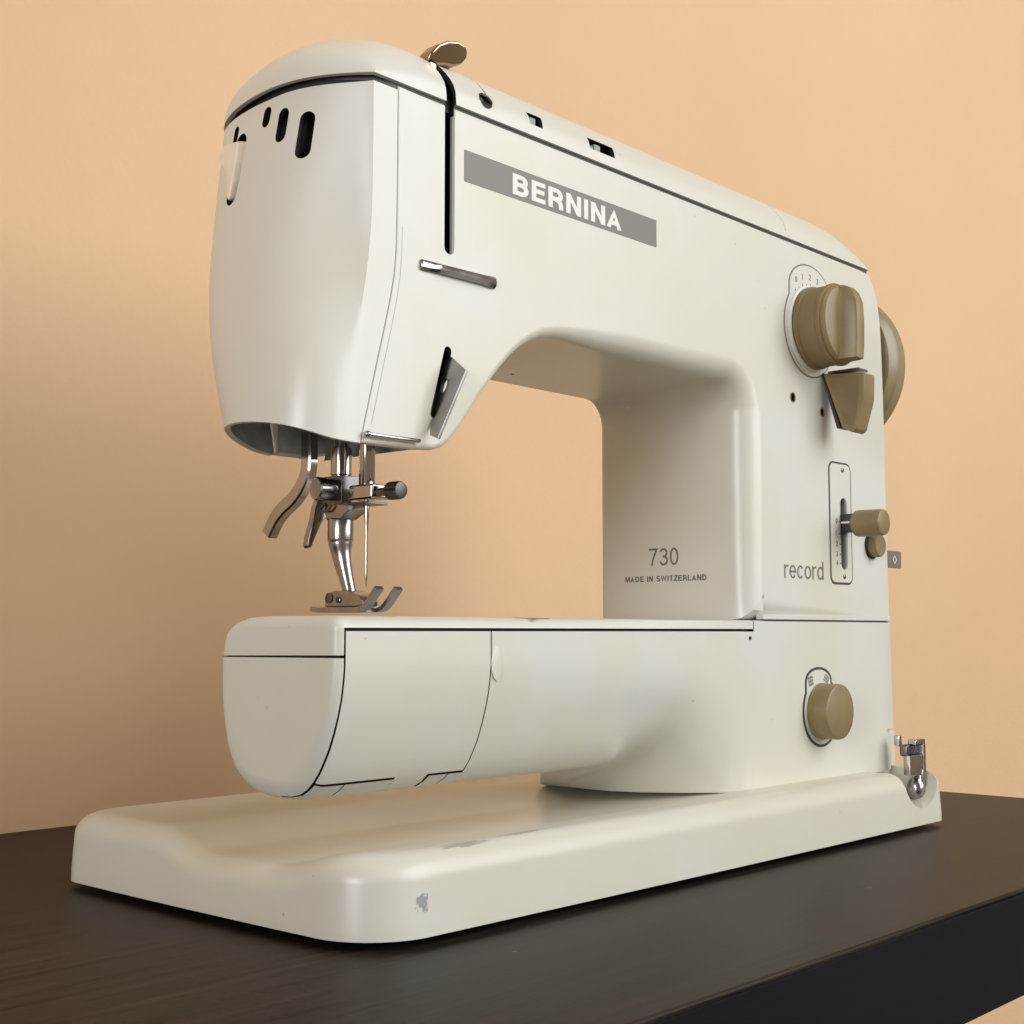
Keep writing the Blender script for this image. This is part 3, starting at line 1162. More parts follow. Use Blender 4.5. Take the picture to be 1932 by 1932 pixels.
SILH = [(0.3000, 0.0074), (0.2940, 0.0069), (0.2839, 0.0049), (0.2624, 0.0029), (0.2412, 0.0009), (0.2267, 0.0007), (0.2124, 0.0016), (0.2004, 0.0036), (0.1884, 0.0058), (0.1810, 0.0073), (0.1740, 0.0092), (0.1650, 0.0120)]
NOSEX = [(0.300, 0.0040), (0.280, 0.0014), (0.260, -0.0017), (0.240, -0.0048), (0.220, -0.0079), (0.200, -0.0108), (0.185, -0.0128), (0.175, -0.0137), (0.165, -0.0142)]
FL1 = [(0.300, 0.0075), (0.235, 0.0075), (0.2254, 0.0084), (0.2123, 0.0105), (0.200, 0.0135), (0.190, 0.0155), (0.178, 0.0170), (0.165, 0.0170)]
BACKY = [(0.300, 0.1150), (0.225, 0.1150), (0.205, 0.1120), (0.190, 0.1070), (0.172, 0.1010), (0.165, 0.1000)]


def face_section(z, grow=0.0, seam=None):
    """plan points (x, y) from the front seam round the nose to the back"""
    xs = (lerp_tab(SEAM, z) if seam is None else seam) - 0.0004
    xc = lerp_soft(CREASE, z)
    yf = YF + 0.0002
    al = radians(lerp_soft(TURN, z))
    f = 1 - al / radians(66)
    t0 = Vector((-cos(al), sin(al)))
    C = Vector((min(xc, xs - 0.0006), yf))
    nose = Vector((lerp_soft(NOSEX, z), 0.0560 - 0.0040 * f))
    m1 = 0.0175 + 0.0010 * f
    p1 = [bez(C, C + t0 * lerp_soft(FL1, z), nose + Vector((0, -m1)), nose, k / NU2) for k in range(NU2)]
    target = lerp_soft(SILH, z)
    B = Vector((0.0335 + 0.0025 * f, lerp_soft(BACKY, z)))
    qv = Vector((-0.0190, -0.0040 * f))
    lo_m, hi_m = 0.004, 0.060
    for it in range(26):
        m2 = (lo_m + hi_m) / 2
        p2 = [bez(nose, nose + Vector((0, m2)), B + qv, B, k / NU3) for k in range(NU3)]
        if min(p.x - 0.71 * (p.y - 0.095) for p in p2) > target:
            lo_m = m2
        else:
            hi_m = m2
    pts = [Vector((xs + (C.x - xs) * k / NU1, yf)) for k in range(NU1)] + p1 + p2
    pts += [Vector((B.x + (0.0372 - B.x) * k / NU4, B.y)) for k in range(NU4 + 1)]
    return pts


def face_x(y, z):
    """x of the face plate surface at depth y and height z"""
    sec = face_section(z)[NU1:]
    for p, q in zip(sec, sec[1:]):
        if p.y <= y <= q.y:
            return p.x + (q.x - p.x) * (y - p.y) / max(q.y - p.y, 1e-6)
    return sec[-1].x


def bottom_z(p, u):
    """height of the lower rim as one walks round the plan"""
    x, y = p
    if u <= NU1 + NU2:
        return lerp_tab([(-0.0200, 0.1667), (-0.0220, 0.1676), (-0.0250, 0.1692), (-0.0290, 0.1707), (-0.0340, 0.1721), (-0.0420, 0.1735), (-0.0500, 0.1744), (-0.0560, 0.1747)], -y)
    t = (u - NU1 - NU2) / (NU3 + NU4)
    return lerp_tab([(0.0, 0.1747), (-0.15, 0.1751), (-0.30, 0.1750), (-0.45, 0.1736), (-0.60, 0.1720), (-0.75, 0.1714), (-0.88, 0.1718), (-1.0, 0.1726)], -t)


NV = 34
secs = {}
ncol = NU1 + NU2 + NU3 + NU4 + 1
ZTOPF = 0.2985
zb0 = [bottom_z(face_section(0.175)[u], u) for u in range(ncol)]
rows = []
for v in range(NV + 1):
    row = []
    for u in range(ncol):
        t = v / NV
        z = zb0[u] + (ZTOPF - zb0[u]) * t
        key = round(z, 6)
        if key not in secs:
            secs[key] = face_section(z)
        p = secs[key][u]
        row.append(Vector((p.x, p.y, z)))
    rows.append(row)
V, F = loft(rows, False)
face = obj("face_plate", V, F, [M_cream, M_bare], SM, 34)
# make sure normals point outwards (towards -x at the nose) before the shell is thickened
nose_poly = max(face.data.polygons, key=lambda p: -p.center.x)
if nose_poly.normal.x > 0:
    face.data.flip_normals()
cut = []
for (yc, za, zb_, r) in ((0.0420, 0.2862, 0.2742, 0.0030), (0.0530, 0.2900, 0.2822, 0.0027), (0.0630, 0.2935, 0.2902, 0.0023), (0.0850, 0.2925, 0.2885, 0.0020)):
    cut.append((prism_bm(capsule((yc, za), (yc + 0.0006, zb_), r, 8), YZ(-0.016), (0.036, 0, 0)), M_blackpl_shade))  # slot walls coloured black for the darkness inside
cut.append((prism_bm(capsule((0.0800, 0.2858), (0.0822, 0.2660), 0.0042, 8), YZ(-0.016), (0.030, 0, 0)), M_blackpl_shade))
face = carve(face, cut, solidify=0.0022, inner_mat=1, angle=34, wn=False)
# dark block filling the head behind the slots
ins = []
for z in frange(0.215, 0.2965, 8):
    sec = face_section(z)
    ins.append([Vector((0.0305 + (p.x - 0.0305) * 0.62, 0.065 + (p.y - 0.065) * 0.85, z)) for p in sec])
V, F = loft(ins, True, True, True)
obj("head_dark_block", V, F, M_black, SM, 40)
# thread cutter lever in its slot
ol = [(0.0750, 0.2862), (0.0880, 0.2862), (0.0888, 0.2812), (0.0868, 0.2778), (0.0846, 0.2745), (0.0838, 0.2700), (0.0838, 0.2656), (0.0822, 0.2632), (0.0798, 0.2642), (0.0784, 0.2700), (0.0768, 0.2780)]
bm = bmesh.new()
lo = [bm.verts.new((face_x(y, z) + 0.0020, y, z)) for y, z in ol]
hi = []
for (y, z), q in zip(ol, [0.0026, 0.0044, 0.0060, 0.0048, 0.0036, 0.0026, 0.0022, 0.0018, 0.0016, 0.0018, 0.0020]):
    yc = 0.0848 if z > 0.275 else 0.0822
    y2 = yc + (y - yc) * (0.62 if z > 0.275 else 0.55)
    hi.append(bm.verts.new((face_x(y2, z) - q, y2, z)))
bm.faces.new(lo)
bm.faces.new(hi[::-1])
for i in range(len(ol)):
    j = (i + 1) % len(ol)
    bm.faces.new((lo[i], lo[j], hi[j], hi[i]))
bmesh.ops.recalc_face_normals(bm, faces=bm.faces)
bmesh.ops.bevel(bm, geom=[e for e in bm.edges], offset=0.0009, segments=3, profile=0.5, affect='EDGES', clamp_overlap=True)
obj_bm("winder_lever", bm, M_plastic_cream, SM, 50, True, off=ROOT)

# ---------------------------------------------------------------- top cover
LD = [(0.0, 0.3012), (0.0001, 0.3035), (0.0004, 0.3062), (0.0014, 0.3092), (0.0032, 0.3122), (0.0055, 0.3152), (0.0085, 0.3184), (0.0120, 0.3212), (0.0160, 0.3238),
      (0.0205, 0.3261), (0.0255, 0.3280), (0.0320, 0.3297), (0.0385, 0.3306), (0.0445, 0.3309)]
LXA, LXB, LYC = 0.0500, 0.3420, 0.0660
YL0, YL1 = 0.0192, 0.1160
XR = 0.3842


def lid_outline():
    pts = []
    # front from the right to the crease; vertices exactly on the lever slot
    for x in frange(XR, 0.0600, 46)[:-1] + [0.0600, 0.0584, 0.0570, 0.0558, 0.0546, 0.0532, 0.0500, 0.0440, 0.0380, 0.0320, 0.0260, 0.0215]:
        pts.append((x, YL0))
    C = Vector((0.0168, YL0))
    nose = Vector((0.0036, 0.0555))
    for k in range(19):
        p = bez(C, C + Vector((-0.66, 0.75)) * 0.0125, nose + Vector((0, -0.017)), nose, k / 18)
        pts.append(tuple(p))
    B = Vector((0.0340, YL1))
    for k in range(1, 21):
        p = bez(nose, nose + Vector((0, 0.031)), B + Vector((-0.0180, 0)), B, k / 20)
        pts.append(tuple(p))
    for x in frange(0.042, XR, 40):
        pts.append((x, YL1))
    for y in frange(YL1, YL0, 14)[1:-1]:
        pts.append((XR, y))
    return pts


def shift_back(pts, target):
    """move the rounded back of the plan so that its left tangent passes through target at y = 0.095"""
    sup = min(x - 0.71 * (y - 0.095) for x, y in pts if x < 0.05)
    d = target - sup
    return [(x + d * sstep(0.022, 0.062, y) * (1 - sstep(0.028, 0.045, x)), y) for x, y in pts]


LO = shift_back(shift_back(lid_outline(), 0.0066), 0.0066)
LO_SOFT = []
for (x, y) in LO:
    w = 1 - sstep(0.0, 0.026, math.hypot(x - 0.0168, y - YL0))
    LO_SOFT.append((x + 0.0016 * w, y + 0.0016 * w))
for it in range(6):
    LO_SOFT = [LO_SOFT[i] if not (LO_SOFT[i][0] < 0.034 and LO_SOFT[i][1] < 0.045) else
               ((LO_SOFT[i - 1][0] + 2 * LO_SOFT[i][0] + LO_SOFT[i + 1][0]) / 4, (LO_SOFT[i - 1][1] + 2 * LO_SOFT[i][1] + LO_SOFT[i + 1][1]) / 4) for i in range(len(LO_SOFT))]


def lid_h(d):
    for (d0, z0), (d1, z1) in zip(LD, LD[1:]):
        if d <= d1:
            return z0 + (z1 - z0) * (d - d0) / (d1 - d0)
    return LD[-1][1]


def lid_ring(d, zz, inset=0.0):
    out = []
    bl = sstep(0.3020, 0.3090, zz)
    for (xk, yk), (xs_, ys_) in zip(LO, LO_SOFT):
        x, y = xk + (xs_ - xk) * bl, yk + (ys_ - yk) * bl
        ax = Vector((min(max(x, LXA), LXB), LYC))
        p = Vector((x, y))
        t = d / 0.0445
        v = ax - p
        if inset and v.length > 1e-6:
            p = p + v.normalized() * min(inset, v.length)
            v = ax - p
        q = p + v * t
        z = zz
        if q.x > LXB:
            s = (q.x - LXB) / (XR - LXB)
            f = math.sqrt(max(0.0, 1 - (s ** 2.4) * 0.998))
            z = 0.3012 + (zz - 0.3012) * f
        if x < 0.06:                    # the corner is no fuller than the straight sides
            de = max(0.0, 0.0468 - (ax - q).length)
            z = z + (lid_h(de) - z) * 0.62 * sstep(0.06, 0.36, t) * sstep(0.060, 0.030, x)
        out.append(Vector((q.x, q.y, z - inset * 0.8 if inset else z)))
    return out


rings = [lid_ring(d, z) for d, z in LD]
V, F = loft(rings, True, False, True)
lid = obj("top_cover", V, F, [M_cream, M_bare], SM, 40)
if sum(p.normal.z * p.area for p in lid.data.polygons) < 0:
    lid.data.flip_normals()
cut = [(box_bm(0.0532, 0.0584, 0.010, 0.0460, 0.2950, 0.3400), M_black),
       (bm_from(lathe([(0.0030, -0.010), (0.0030, 0.010)], (0.0757, 0.0209, 0.3080), (0, -0.85, 0.53), 24)), M_black),
       (prism_bm([(0.0773, 0.3105), (0.0782, 0.3105), (0.0797, 0.3225), (0.0793, 0.3225)], XZ(0.015), (0, 0.020, 0)), M_slotgrey),
       (prism_bm([(0.1014, 0.3058), (0.1090, 0.3058), (0.1104, 0.3114), (0.1014, 0.3114)], XZ(0.012), (0, 0.014, 0)), M_black),
       (prism_bm([(0.1394, 0.3058), (0.1566, 0.3058), (0.1578, 0.3114), (0.1404, 0.3114)], XZ(0.012), (0, 0.014, 0)), M_black),
       (box_bm(0.2966, 0.2970, 0.010, 0.0300, 0.3045, 0.3400), M_slotgrey)]
lid = carve(lid, cut, solidify=0.0018, inner_mat=1, angle=40, wn=False)
rings = [lid_ring(d, z, 0.0034) for d, z in LD]
V, F = loft(rings, True, True, True)
obj("cover_dark_fill", V, F, M_black, SM, 40)  # black block added as the shade inside the cover openings
# dark fill put in as shade in the groove under the cover
g0 = [Vector((0.028 + (x - 0.028) * 1.0, y, 0)) for x, y in LO]
gr = []
for zz in (0.2970, 0.3035):
    ring = []
    for x, y in LO:
        c = Vector((min(max(x, LXA), LXB), LYC))
        v = c - Vector((x, y))
        e = 0.0014 + 0.0022 * sstep(0.032, 0.015, x)
        q2 = Vector((x, y)) + v.normalized() * e
        ring.append(Vector((q2.x, q2.y, zz)))
    gr.append(ring)
V, F = loft(gr, True, True, True)
gk = obj("cover_gap_fill", V, F, M_printd, SM, 40)
carve(gk, [(box_bm(0.0532, 0.0584, 0.010, 0.0460, 0.2900, 0.3400), M_black)], angle=40, wn=False)
V, F = lathe([(0.0027, 0.0012), (0.0036, 0.0012), (0.0038, 0.0002), (0.0032, -0.0008), (0.0027, -0.0002), (0.0027, 0.0012)], (0.0757, 0.0205, 0.3083), (0, 0.85, -0.53), 24, False)
obj("cover_grommet", V, F, M_darksteel, SM)
for (x0, x1, zt) in ((0.1030, 0.1068, 0.3098), (0.1404, 0.1442, 0.3082), (0.1450, 0.1490, 0.3096)):
    bm = box_bm(x0, x1, 0.0215, 0.0250, 0.3045, zt, 0.0003, 1)
    obj_bm("spool_contact", bm, M_slotgrey, SM, 40, off=ROOT)

# ---------------------------------------------------------------- take-up lever
tab = [(0.0524, 0.3196), (0.0530, 0.3228), (0.0556, 0.3262), (0.0598, 0.3287), (0.0650, 0.3300), (0.0690, 0.3296), (0.0712, 0.3278), (0.0714, 0.3254), (0.0696, 0.3228), (0.0660, 0.3212), (0.0610, 0.3204), (0.0570, 0.3192)]
bm = prism_bm(tab, lambda p: Vector((p[0], 0.0262 + (0.3250 - p[1]) * 0.40, p[1])), (0, 0.0078, 0), 0.0021, 4)
bm = bm_join(bm, box_bm(0.0540, 0.0576, 0.0290, 0.0320, 0.3000, 0.3215, 0.0005, 2))
M_brown_chrome = simple("brown_reflection_chrome", (0.42, 0.30, 0.21), 0.17, 1.0, 0.05, 60, 0, 0.5, 0.04)  # chrome with the brown reflection of the room put into its colour
obj_bm("take_up_lever", bm, M_brown_chrome, SM, 60, True, off=ROOT)

# ---------------------------------------------------------------- printed band with the maker's name
FRONT = (1, 0, 0)
UP = (0, 0, 1)
bm = box_bm(0.0636, 0.1869, YF - 0.00015, YF + 0.0005, 0.2728, 0.2852)
band = obj_bm("name_band", bm, M_band, SM, None, off=ROOT)
stroke_text("band_lettering", "BERNINA", (0.0910, YF - 0.00015, 0.2744), FRONT, UP, 0.0085, 0.215, M_white, band, 0.0700, 0.15)
stroke_text("series_lettering", "record", (0.2908, YF, 0.12785), FRONT, UP, 0.0094, 0.105, M_print, SM, 0.0384, 0.10)
LEFT_R = (0, -1, 0)
stroke_text("model_number", "730", (0.2600, 0.0708, 0.1345), LEFT_R, UP, 0.0088, 0.115, M_print, SM, 0.0182, 0.13, 0.00012, 'CENTER')
stroke_text("origin_lettering", "MADE IN SWITZERLAND", (0.2600, 0.0700, 0.1265), LEFT_R, UP, 0.0029, 0.19, M_print, SM, 0.0500, 0.20, 0.00012, 'CENTER')

# ---------------------------------------------------------------- thread guide bar
bar = []
for x, hh, pr in ((0.0404, 0.0017, 0.0010), (0.0408, 0.0020, 0.0016), (0.0440, 0.0020, 0.0018), (0.0470, 0.0019, 0.0022), (0.0500, 0.0018, 0.0030), (0.0540, 0.0018, 0.0033), (0.0740, 0.0019, 0.0033),
                  (0.0770, 0.0022, 0.0028), (0.0800, 0.0023, 0.0020), (0.0804, 0.0020, 0.0012)):
    zc = 0.2356 + (x - 0.04) * 0.012
    bar.append([Vector((x, YF + 0.0006, zc - hh)), Vector((x, YF - pr * 0.45, zc - hh)), Vector((x, YF - pr * 0.95, zc - hh * 0.45)), Vector((x, YF - pr, zc - hh * 0.05)),
                Vector((x, YF - pr * 0.75, zc + hh * 0.75)), Vector((x, YF - pr * 0.5, zc + hh)), Vector((x, YF + 0.0006, zc + hh))])
V, F = loft(bar, True, True, True)
obj("thread_guide_bar", V, F, M_steel, SM, 30)

# ---------------------------------------------------------------- tension lever plate
q = [Vector((0.0566, 0.0212, 0.2050)), Vector((0.0552, 0.0100, 0.1968)), Vector((0.0441, 0.0132, 0.1708)), Vector((0.0440, 0.0172, 0.1722)), Vector((0.0484, 0.0212, 0.1800))]
sd = (q[0] - q[4]).normalized()
pn = sd.cross(Vector((0, -1, 0))).normalized()
bm = bmesh.new()
fa = bm.faces.new([bm.verts.new(p + pn * 0.0006) for p in q])
r = bmesh.ops.extrude_face_region(bm, geom=[fa])
bmesh.ops.translate(bm, verts=[e for e in r['geom'] if isinstance(e, bmesh.types.BMVert)], vec=-pn * 0.0014)
bmesh.ops.recalc_face_normals(bm, faces=bm.faces)
bmesh.ops.bevel(bm, geom=list(bm.edges), offset=0.00018, segments=2, profile=0.5, affect='EDGES')
tl = obj_bm("tension_lever", bm, M_steel, SM, 30, True, off=ROOT)
c0 = q[4] + sd * 0.0125 + Vector((0, -0.0026, 0))
V, F = lathe([(0.0014, -0.0040), (0.0014, 0.0040)], c0, pn, 16)
for p in V:
    dv = p - c0
    a = dv.dot(sd)
    p += sd * a * 1.2
carve(tl, [(bm_from((V, F)), M_black)], angle=30)

# fine second line running beside the face plate joint
V, F = [], []
tl_pts = [(z, x + 0.0024 + 0.0006 * sstep(0.25, 0.20, z)) for z, x in SEAM if 0.172 < z < 0.262]
for z, x in tl_pts:
    V += [Vector((x - 0.00011, YF - 0.00006, z)), Vector((x + 0.00011, YF - 0.00006, z)), Vector((x + 0.00011, YF + 0.0001, z)), Vector((x - 0.00011, YF + 0.0001, z))]
F = [(i * 4 + a, i * 4 + b_, i * 4 + 4 + b_, i * 4 + 4 + a) for i in range(len(tl_pts) - 1) for a, b_ in ((0, 1), (1, 2), (2, 3), (3, 0))]
obj("joint_line", V, F, M_slotgrey, SM, None)

# wire guide at the lower edge of the head
V, F = tube([(0.0146, 0.0182, 0.1698), (0.0250, 0.0183, 0.1698), (0.0390, 0.0184, 0.1700)], 0.0008, 10)
V2, F2 = lathe([(0.0002, -0.0012), (0.0011, -0.0007), (0.0013, 0), (0.0011, 0.0007), (0.0002, 0.0012)], (0.0143, 0.0184, 0.1699), (0, 1, 0), 12)
V, F = join((V, F), (V2, F2))
obj("guide_wire", V, F, M_chrome, SM, 50)

# ---------------------------------------------------------------- needle bar group
NX, NY, PY = 0.0423, 0.0500, 0.0649
V, F = lathe([(0.0028, 0.0), (0.0031, 0.0006), (0.0031, 0.0230), (0.0036, 0.0234), (0.0036, 0.0420)], (NX, NY, 0.1560), (0, 0, 1), 28)
obj("needle_bar", V, F, M_chrome, SM)
nc = bmesh.new()
nc = bm_join(box_bm(NX - 0.0052, NX + 0.0042, NY - 0.0085, NY + 0.0048, 0.1506, 0.1562, 0.0009, 3),
             bm_from(lathe([(0.0017, 0.0), (0.0017, 0.0040)], (NX, NY - 0.0084, 0.1533), (0, -1, 0), 18)))
clamp = obj_bm("needle_clamp", nc, M_chrome, SM, 35, True, off=ROOT)
# knurled thumb screw
seg = 36
rings = []
for (r, t) in ((0.0026, 0.0), (0.0033, 0.0006), (0.0034, 0.0012), (0.0034, 0.0062), (0.0031, 0.0070), (0.0020, 0.0073)):
    ring = []
    for k in range(seg):
        a = 2 * pi * k / seg
        rr = r * (1 - (0.07 if k % 2 and 0.0004 < t < 0.0071 else 0.0))
        ring.append(Vector((NX + rr * cos(a), NY - 0.0120 - t, 0.1533 + rr * sin(a))))
    rings.append(ring)
V, F = loft(rings, True, True, True)
obj("thumb_screw", V, F, M_knurl, clamp, 20)
bm = box_bm(NX - 0.0065, NX + 0.0055, NY - 0.0060, NY + 0.0060, 0.1488, 0.1496, 0.0002, 1)
obj_bm("thread_guide", bm, M_darksteel, clamp, 30, off=ROOT)
# needle
V, F = lathe([(0.0010, 0.0), (0.0010, -0.0030), (0.0010, -0.0085), (0.00078, -0.0105), (0.00060, -0.0150), (0.00055, -0.0290), (0.00050, -0.0312), (0.00022, -0.0342), (0.00004, -0.0354)], (NX, NY, 0.1530), (0, 0, 1), 14)
obj("needle", V, F, M_chrome, SM)

# presser bar and foot holder
V, F = lathe([(0.0036, 0.0), (0.0036, 0.0018), (0.0041, 0.0022), (0.0041, 0.0125), (0.0030, 0.0130), (0.0030, 0.0420)], (NX, PY, 0.1592), (0, 0, 1), 28)
obj("presser_bar", V, F, M_chrome, SM)
bm = box_bm(NX - 0.0050, NX + 0.0046, PY - 0.0062, PY + 0.0052, 0.1492, 0.1606, 0.0006, 2)
pc = obj_bm("foot_holder", bm, M_darksteel, SM, 30, True, off=ROOT)
V, F = lathe([(0.0036, -0.0012), (0.0042, 0.0), (0.0042, 0.0050), (0.0045, 0.0054), (0.0045, 0.0084), (0.0040, 0.0090)], (NX - 0.0038, PY - 0.0012, 0.1552), (-1, 0.14, 0), 30)
obj("holder_screw", V, F, M_steel, pc)
V, F = tube(smooth_path([(NX - 0.0052, PY + 0.003, 0.1500), (NX - 0.0060, PY + 0.005, 0.1482), (NX - 0.0060, PY + 0.0015, 0.1470), (NX - 0.0058, PY - 0.001, 0.1490)], 5), 0.0005, 8)
obj("spring_wire", V, F, M_darksteel, pc)

# presser foot: cone, ferrule, bent shank, hinged sole with two toes
foot = bpy.data.objects.new("presser_foot", None)
COL.objects.link(foot)
foot.parent = SM
fo = Vector((NX, 0.058, 0.1085))
foot.location = fo - ROOT


def fpart(name, vf, mat, angle=35, wn=False):
    V, F = vf
    return obj(name, V, F, mat, foot, angle, wn, off=fo)


cone = bmesh.new()
secs_ = []
for z, hx, y0, y1 in ((0.1494, 0.0046, PY - 0.0110, PY + 0.0052), (0.1472, 0.0047, PY - 0.0108, PY + 0.0050), (0.1447, 0.0044, PY - 0.0062, PY + 0.0046), (0.1440, 0.0040, PY - 0.0050, PY + 0.0044)):
    secs_.append([Vector((NX + a * hx * 1.0, y, z)) for a, y in ((-1, y0 + 0.001), (-0.8, y0), (0.8, y0), (1, y0 + 0.001), (1, y1 - 0.001), (0.8, y1), (-0.8, y1), (-1, y1 - 0.001))])
fpart("foot_socket", loft(secs_, True, True, True), M_steel, 30)
fpart("ferrule", lathe([(0.0043, 0.0), (0.0049, 0.0008), (0.0050, 0.0015), (0.0050, 0.0086), (0.0046, 0.0094), (0.0040, 0.0098)], (NX, PY, 0.1350), (0, 0, 1), 30), M_steel, 40)
sh = []
for z, y, rx, ry in ((0.1355, PY, 0.0046, 0.0046), (0.1343, PY, 0.0046, 0.0046), (0.1330, PY - 0.0001, 0.0041, 0.0043), (0.1300, PY - 0.0006, 0.0034, 0.0040), (0.1260, PY - 0.0018, 0.0030, 0.0036),
                    (0.1210, PY - 0.0038, 0.0027, 0.0030), (0.1170, PY - 0.0054, 0.0026, 0.0027), (0.1140, PY - 0.0064, 0.0026, 0.0027)):
    sh.append([Vector((NX + rx * cos(2 * pi * k / 24), y + ry * sin(2 * pi * k / 24), z)) for k in range(24)])
fpart("shank", loft(sh, True, True, True), M_steel, 40)
# ankle block with pivot
bm = prism_bm([(0.0480, 0.1106), (0.0690, 0.1106), (0.0690, 0.1140), (0.0672, 0.1160), (0.0640, 0.1168), (0.0560, 0.1168), (0.0500, 0.1150), (0.0475, 0.1128)], YZ(NX - 0.0042), (0.0084, 0, 0), 0.0006, 2)
obj_bm("ankle", bm, M_steel, foot, 30, True, off=fo)
for py, pz, pr in ((0.0662, 0.1140, 0.0015), (0.0606, 0.1132, 0.0009)):
    V, F = lathe([(pr * 1.35, -0.0002), (pr * 1.35, 0.0004), (pr, 0.0006), (pr, 0.00035), (0.0, 0.0003)], (NX - 0.0042, py, pz), (-1, 0, 0), 18)
    obj("pivot_pin", V, F, M_darksteel, foot, 30, off=fo)
# sole and toes
sole = [(0.0745, 0.1112), (0.0738, 0.1092), (0.0715, 0.1086), (0.0480, 0.1086), (0.0455, 0.1090), (0.0430, 0.1106), (0.0400, 0.1132), (0.0368, 0.1168), (0.0357, 0.1176), (0.0352, 0.1171)]
sole_top = [(0.0366, 0.1158), (0.0398, 0.1123), (0.0428, 0.1118), (0.0450, 0.1106), (0.0480, 0.1104), (0.0715, 0.1104), (0.0738, 0.1116)]


def strip(cx, hw, pts, th):
    """bent strip of thickness th following (y, z) path"""
    rows = []
    for i, (y, z) in enumerate(pts):
        a = Vector(pts[max(i - 1, 0)])
        b = Vector(pts[min(i + 1, len(pts) - 1)])
        d = (b - a).normalized()
        n = Vector((-d.y, d.x)) * th
        if n.y < 0:
            n = -n
        rows.append([Vector((cx - hw, y, z)), Vector((cx + hw, y, z)), Vector((cx + hw, y + n.x, z + n.y)), Vector((cx - hw, y + n.x, z + n.y))])
    return loft(rows, True, True, True)


fpart("sole", strip(NX, 0.0065, [(0.0750, 0.1094), (0.0735, 0.1088), (0.0700, 0.1085), (0.0500, 0.1085), (0.0478, 0.1085)], 0.0019), M_steel, 30)
toe_path = [(q.x, q.y) for q in smooth_path([(0.0500, 0.1085, 0), (0.0470, 0.1086, 0), (0.0440, 0.1098, 0), (0.0412, 0.1122, 0), (0.0388, 0.1148, 0), (0.0368, 0.1168, 0)], 4)]
for tx in (NX - 0.0048, NX + 0.0048):
    fpart("toe", strip(tx, 0.0018, toe_path, 0.0016), M_steel, 30)

# lever that locks the foot
ol = [(0.0392, 0.1528), (0.0500, 0.1513), (0.0486, 0.1490), (0.0452, 0.1466), (0.0425, 0.1450), (0.0398, 0.1412), (0.0378, 0.1375), (0.0360, 0.1336), (0.0348, 0.1331), (0.0338, 0.1342), (0.0345, 0.1378), (0.0366, 0.1441), (0.0376, 0.1490)]
off_y = PY + 0.0095
bm = prism_bm([(x, z) for x, z in ol], XZ(off_y), (0, 0.0030, 0), 0.0005, 2)
obj_bm("foot_lock_lever", bm, M_steel, SM, 30, True, off=ROOT)

# presser lifter
pth = smooth_path([(0, 0.0850, 0.1800), (0, 0.0850, 0.1660), (0, 0.0875, 0.1600), (0, 0.0930, 0.1545), (0, 0.1000, 0.1505), (0, 0.1050, 0.1465), (0, 0.1085, 0.1420), (0, 0.1096, 0.1405)], 5)
rows = []
for i, p in enumerate(pth):
    d = (pth[min(i + 1, len(pth) - 1)] - pth[max(i - 1, 0)]).normalized()
    n = Vector((0, -d.z, d.y))
    hx, hy, b_ = 0.0023, 0.0030, 0.0005
    if i == len(pth) - 1:
        hx, hy = 0.0018, 0.0023
    row = []
    for sx, sn in ((-1, -0.75), (-0.75, -1), (0.75, -1), (1, -0.75), (1, 0.75), (0.75, 1), (-0.75, 1), (-1, 0.75)):
        row.append(Vector((0.0428 + sx * hx, p.y, p.z)) + n * (sn * hy))
    rows.append(row)
V, F = loft(rows, True, True, True)
obj("presser_lifter", V, F, M_chrome, SM, 30)

# ---------------------------------------------------------------- stitch width dial
DX, DZ = 0.3200, 0.2574


def tab_outline(cx, cz, r, x0, x1, ztop, rc):
    """disc with a rounded tab on top"""
    a0 = math.acos((x1 - cx) / r)
    a1 = math.acos((x0 - cx) / r)
    pts = []
    n = 40
    for k in range(n + 1):
        a = a1 + (2 * pi - (a1 - a0)) * k / n
        pts.append((cx + r * cos(a), cz + r * sin(a)))
    xm = (x0 + x1) / 2
    hw = (x1 - x0) / 2
    zs = ztop - rc
    for k in range(0, 15):
        a = radians(8) + radians(164) * k / 14
        pts.append((xm + hw * cos(a) ** 1 if abs(cos(a)) < 1 else xm, zs + rc * sin(a)))
    return pts


eo = tab_outline(DX, DZ, 0.0247, 0.3004, 0.3400, 0.2906, 0.0130)
bm = prism_bm(eo, XZ(YF + 0.0004), (0, -0.0009, 0), 0.0002, 1)
dial = bpy.data.objects.new("stitch_width_dial", None)
COL.objects.link(dial)
dial.parent = SM
do = Vector((DX, YF, DZ))
dial.location = do - ROOT
obj_bm("dial_plate", bm, M_cream, dial, 35, off=do)
o = line_frame("dial_outline", outline_ring(eo, -0.0008), 0.0008, YF + 0.0003, YF - 0.00025, M_print, SM)
o.parent = dial
o.data.transform(Matrix.Translation(ROOT - do))
V, F = lathe([(0.0224, 0.0), (0.0224, 0.0012), (0.0218, 0.0016), (0.0210, 0.0016)], (DX, YF - 0.0005, DZ), (0, -1, 0), 64)
obj("dial_ring", V, F, M_cream, dial, 35, off=do)
V, F = lathe([(0.0209, 0.0), (0.0209, 0.0016)], (DX, YF - 0.0015, DZ), (0, -1, 0), 48)
obj("dial_shadow_gap", V, F, M_blackpl_shade, dial, 35, off=do)  # black disc put in for the shadow gap behind the dial body
V, F = lathe([(0.0212, 0.0), (0.0213, 0.0004), (0.0213, 0.0022), (0.0205, 0.0029), (0.0205, 0.0118), (0.0211, 0.0126), (0.0212, 0.0140), (0.0206, 0.0147), (0.0188, 0.0149)], (DX, YF - 0.0026, DZ), (0, -1, 0), 72)
obj("dial_body", V, F, M_brown_rough, dial, 32, off=do)
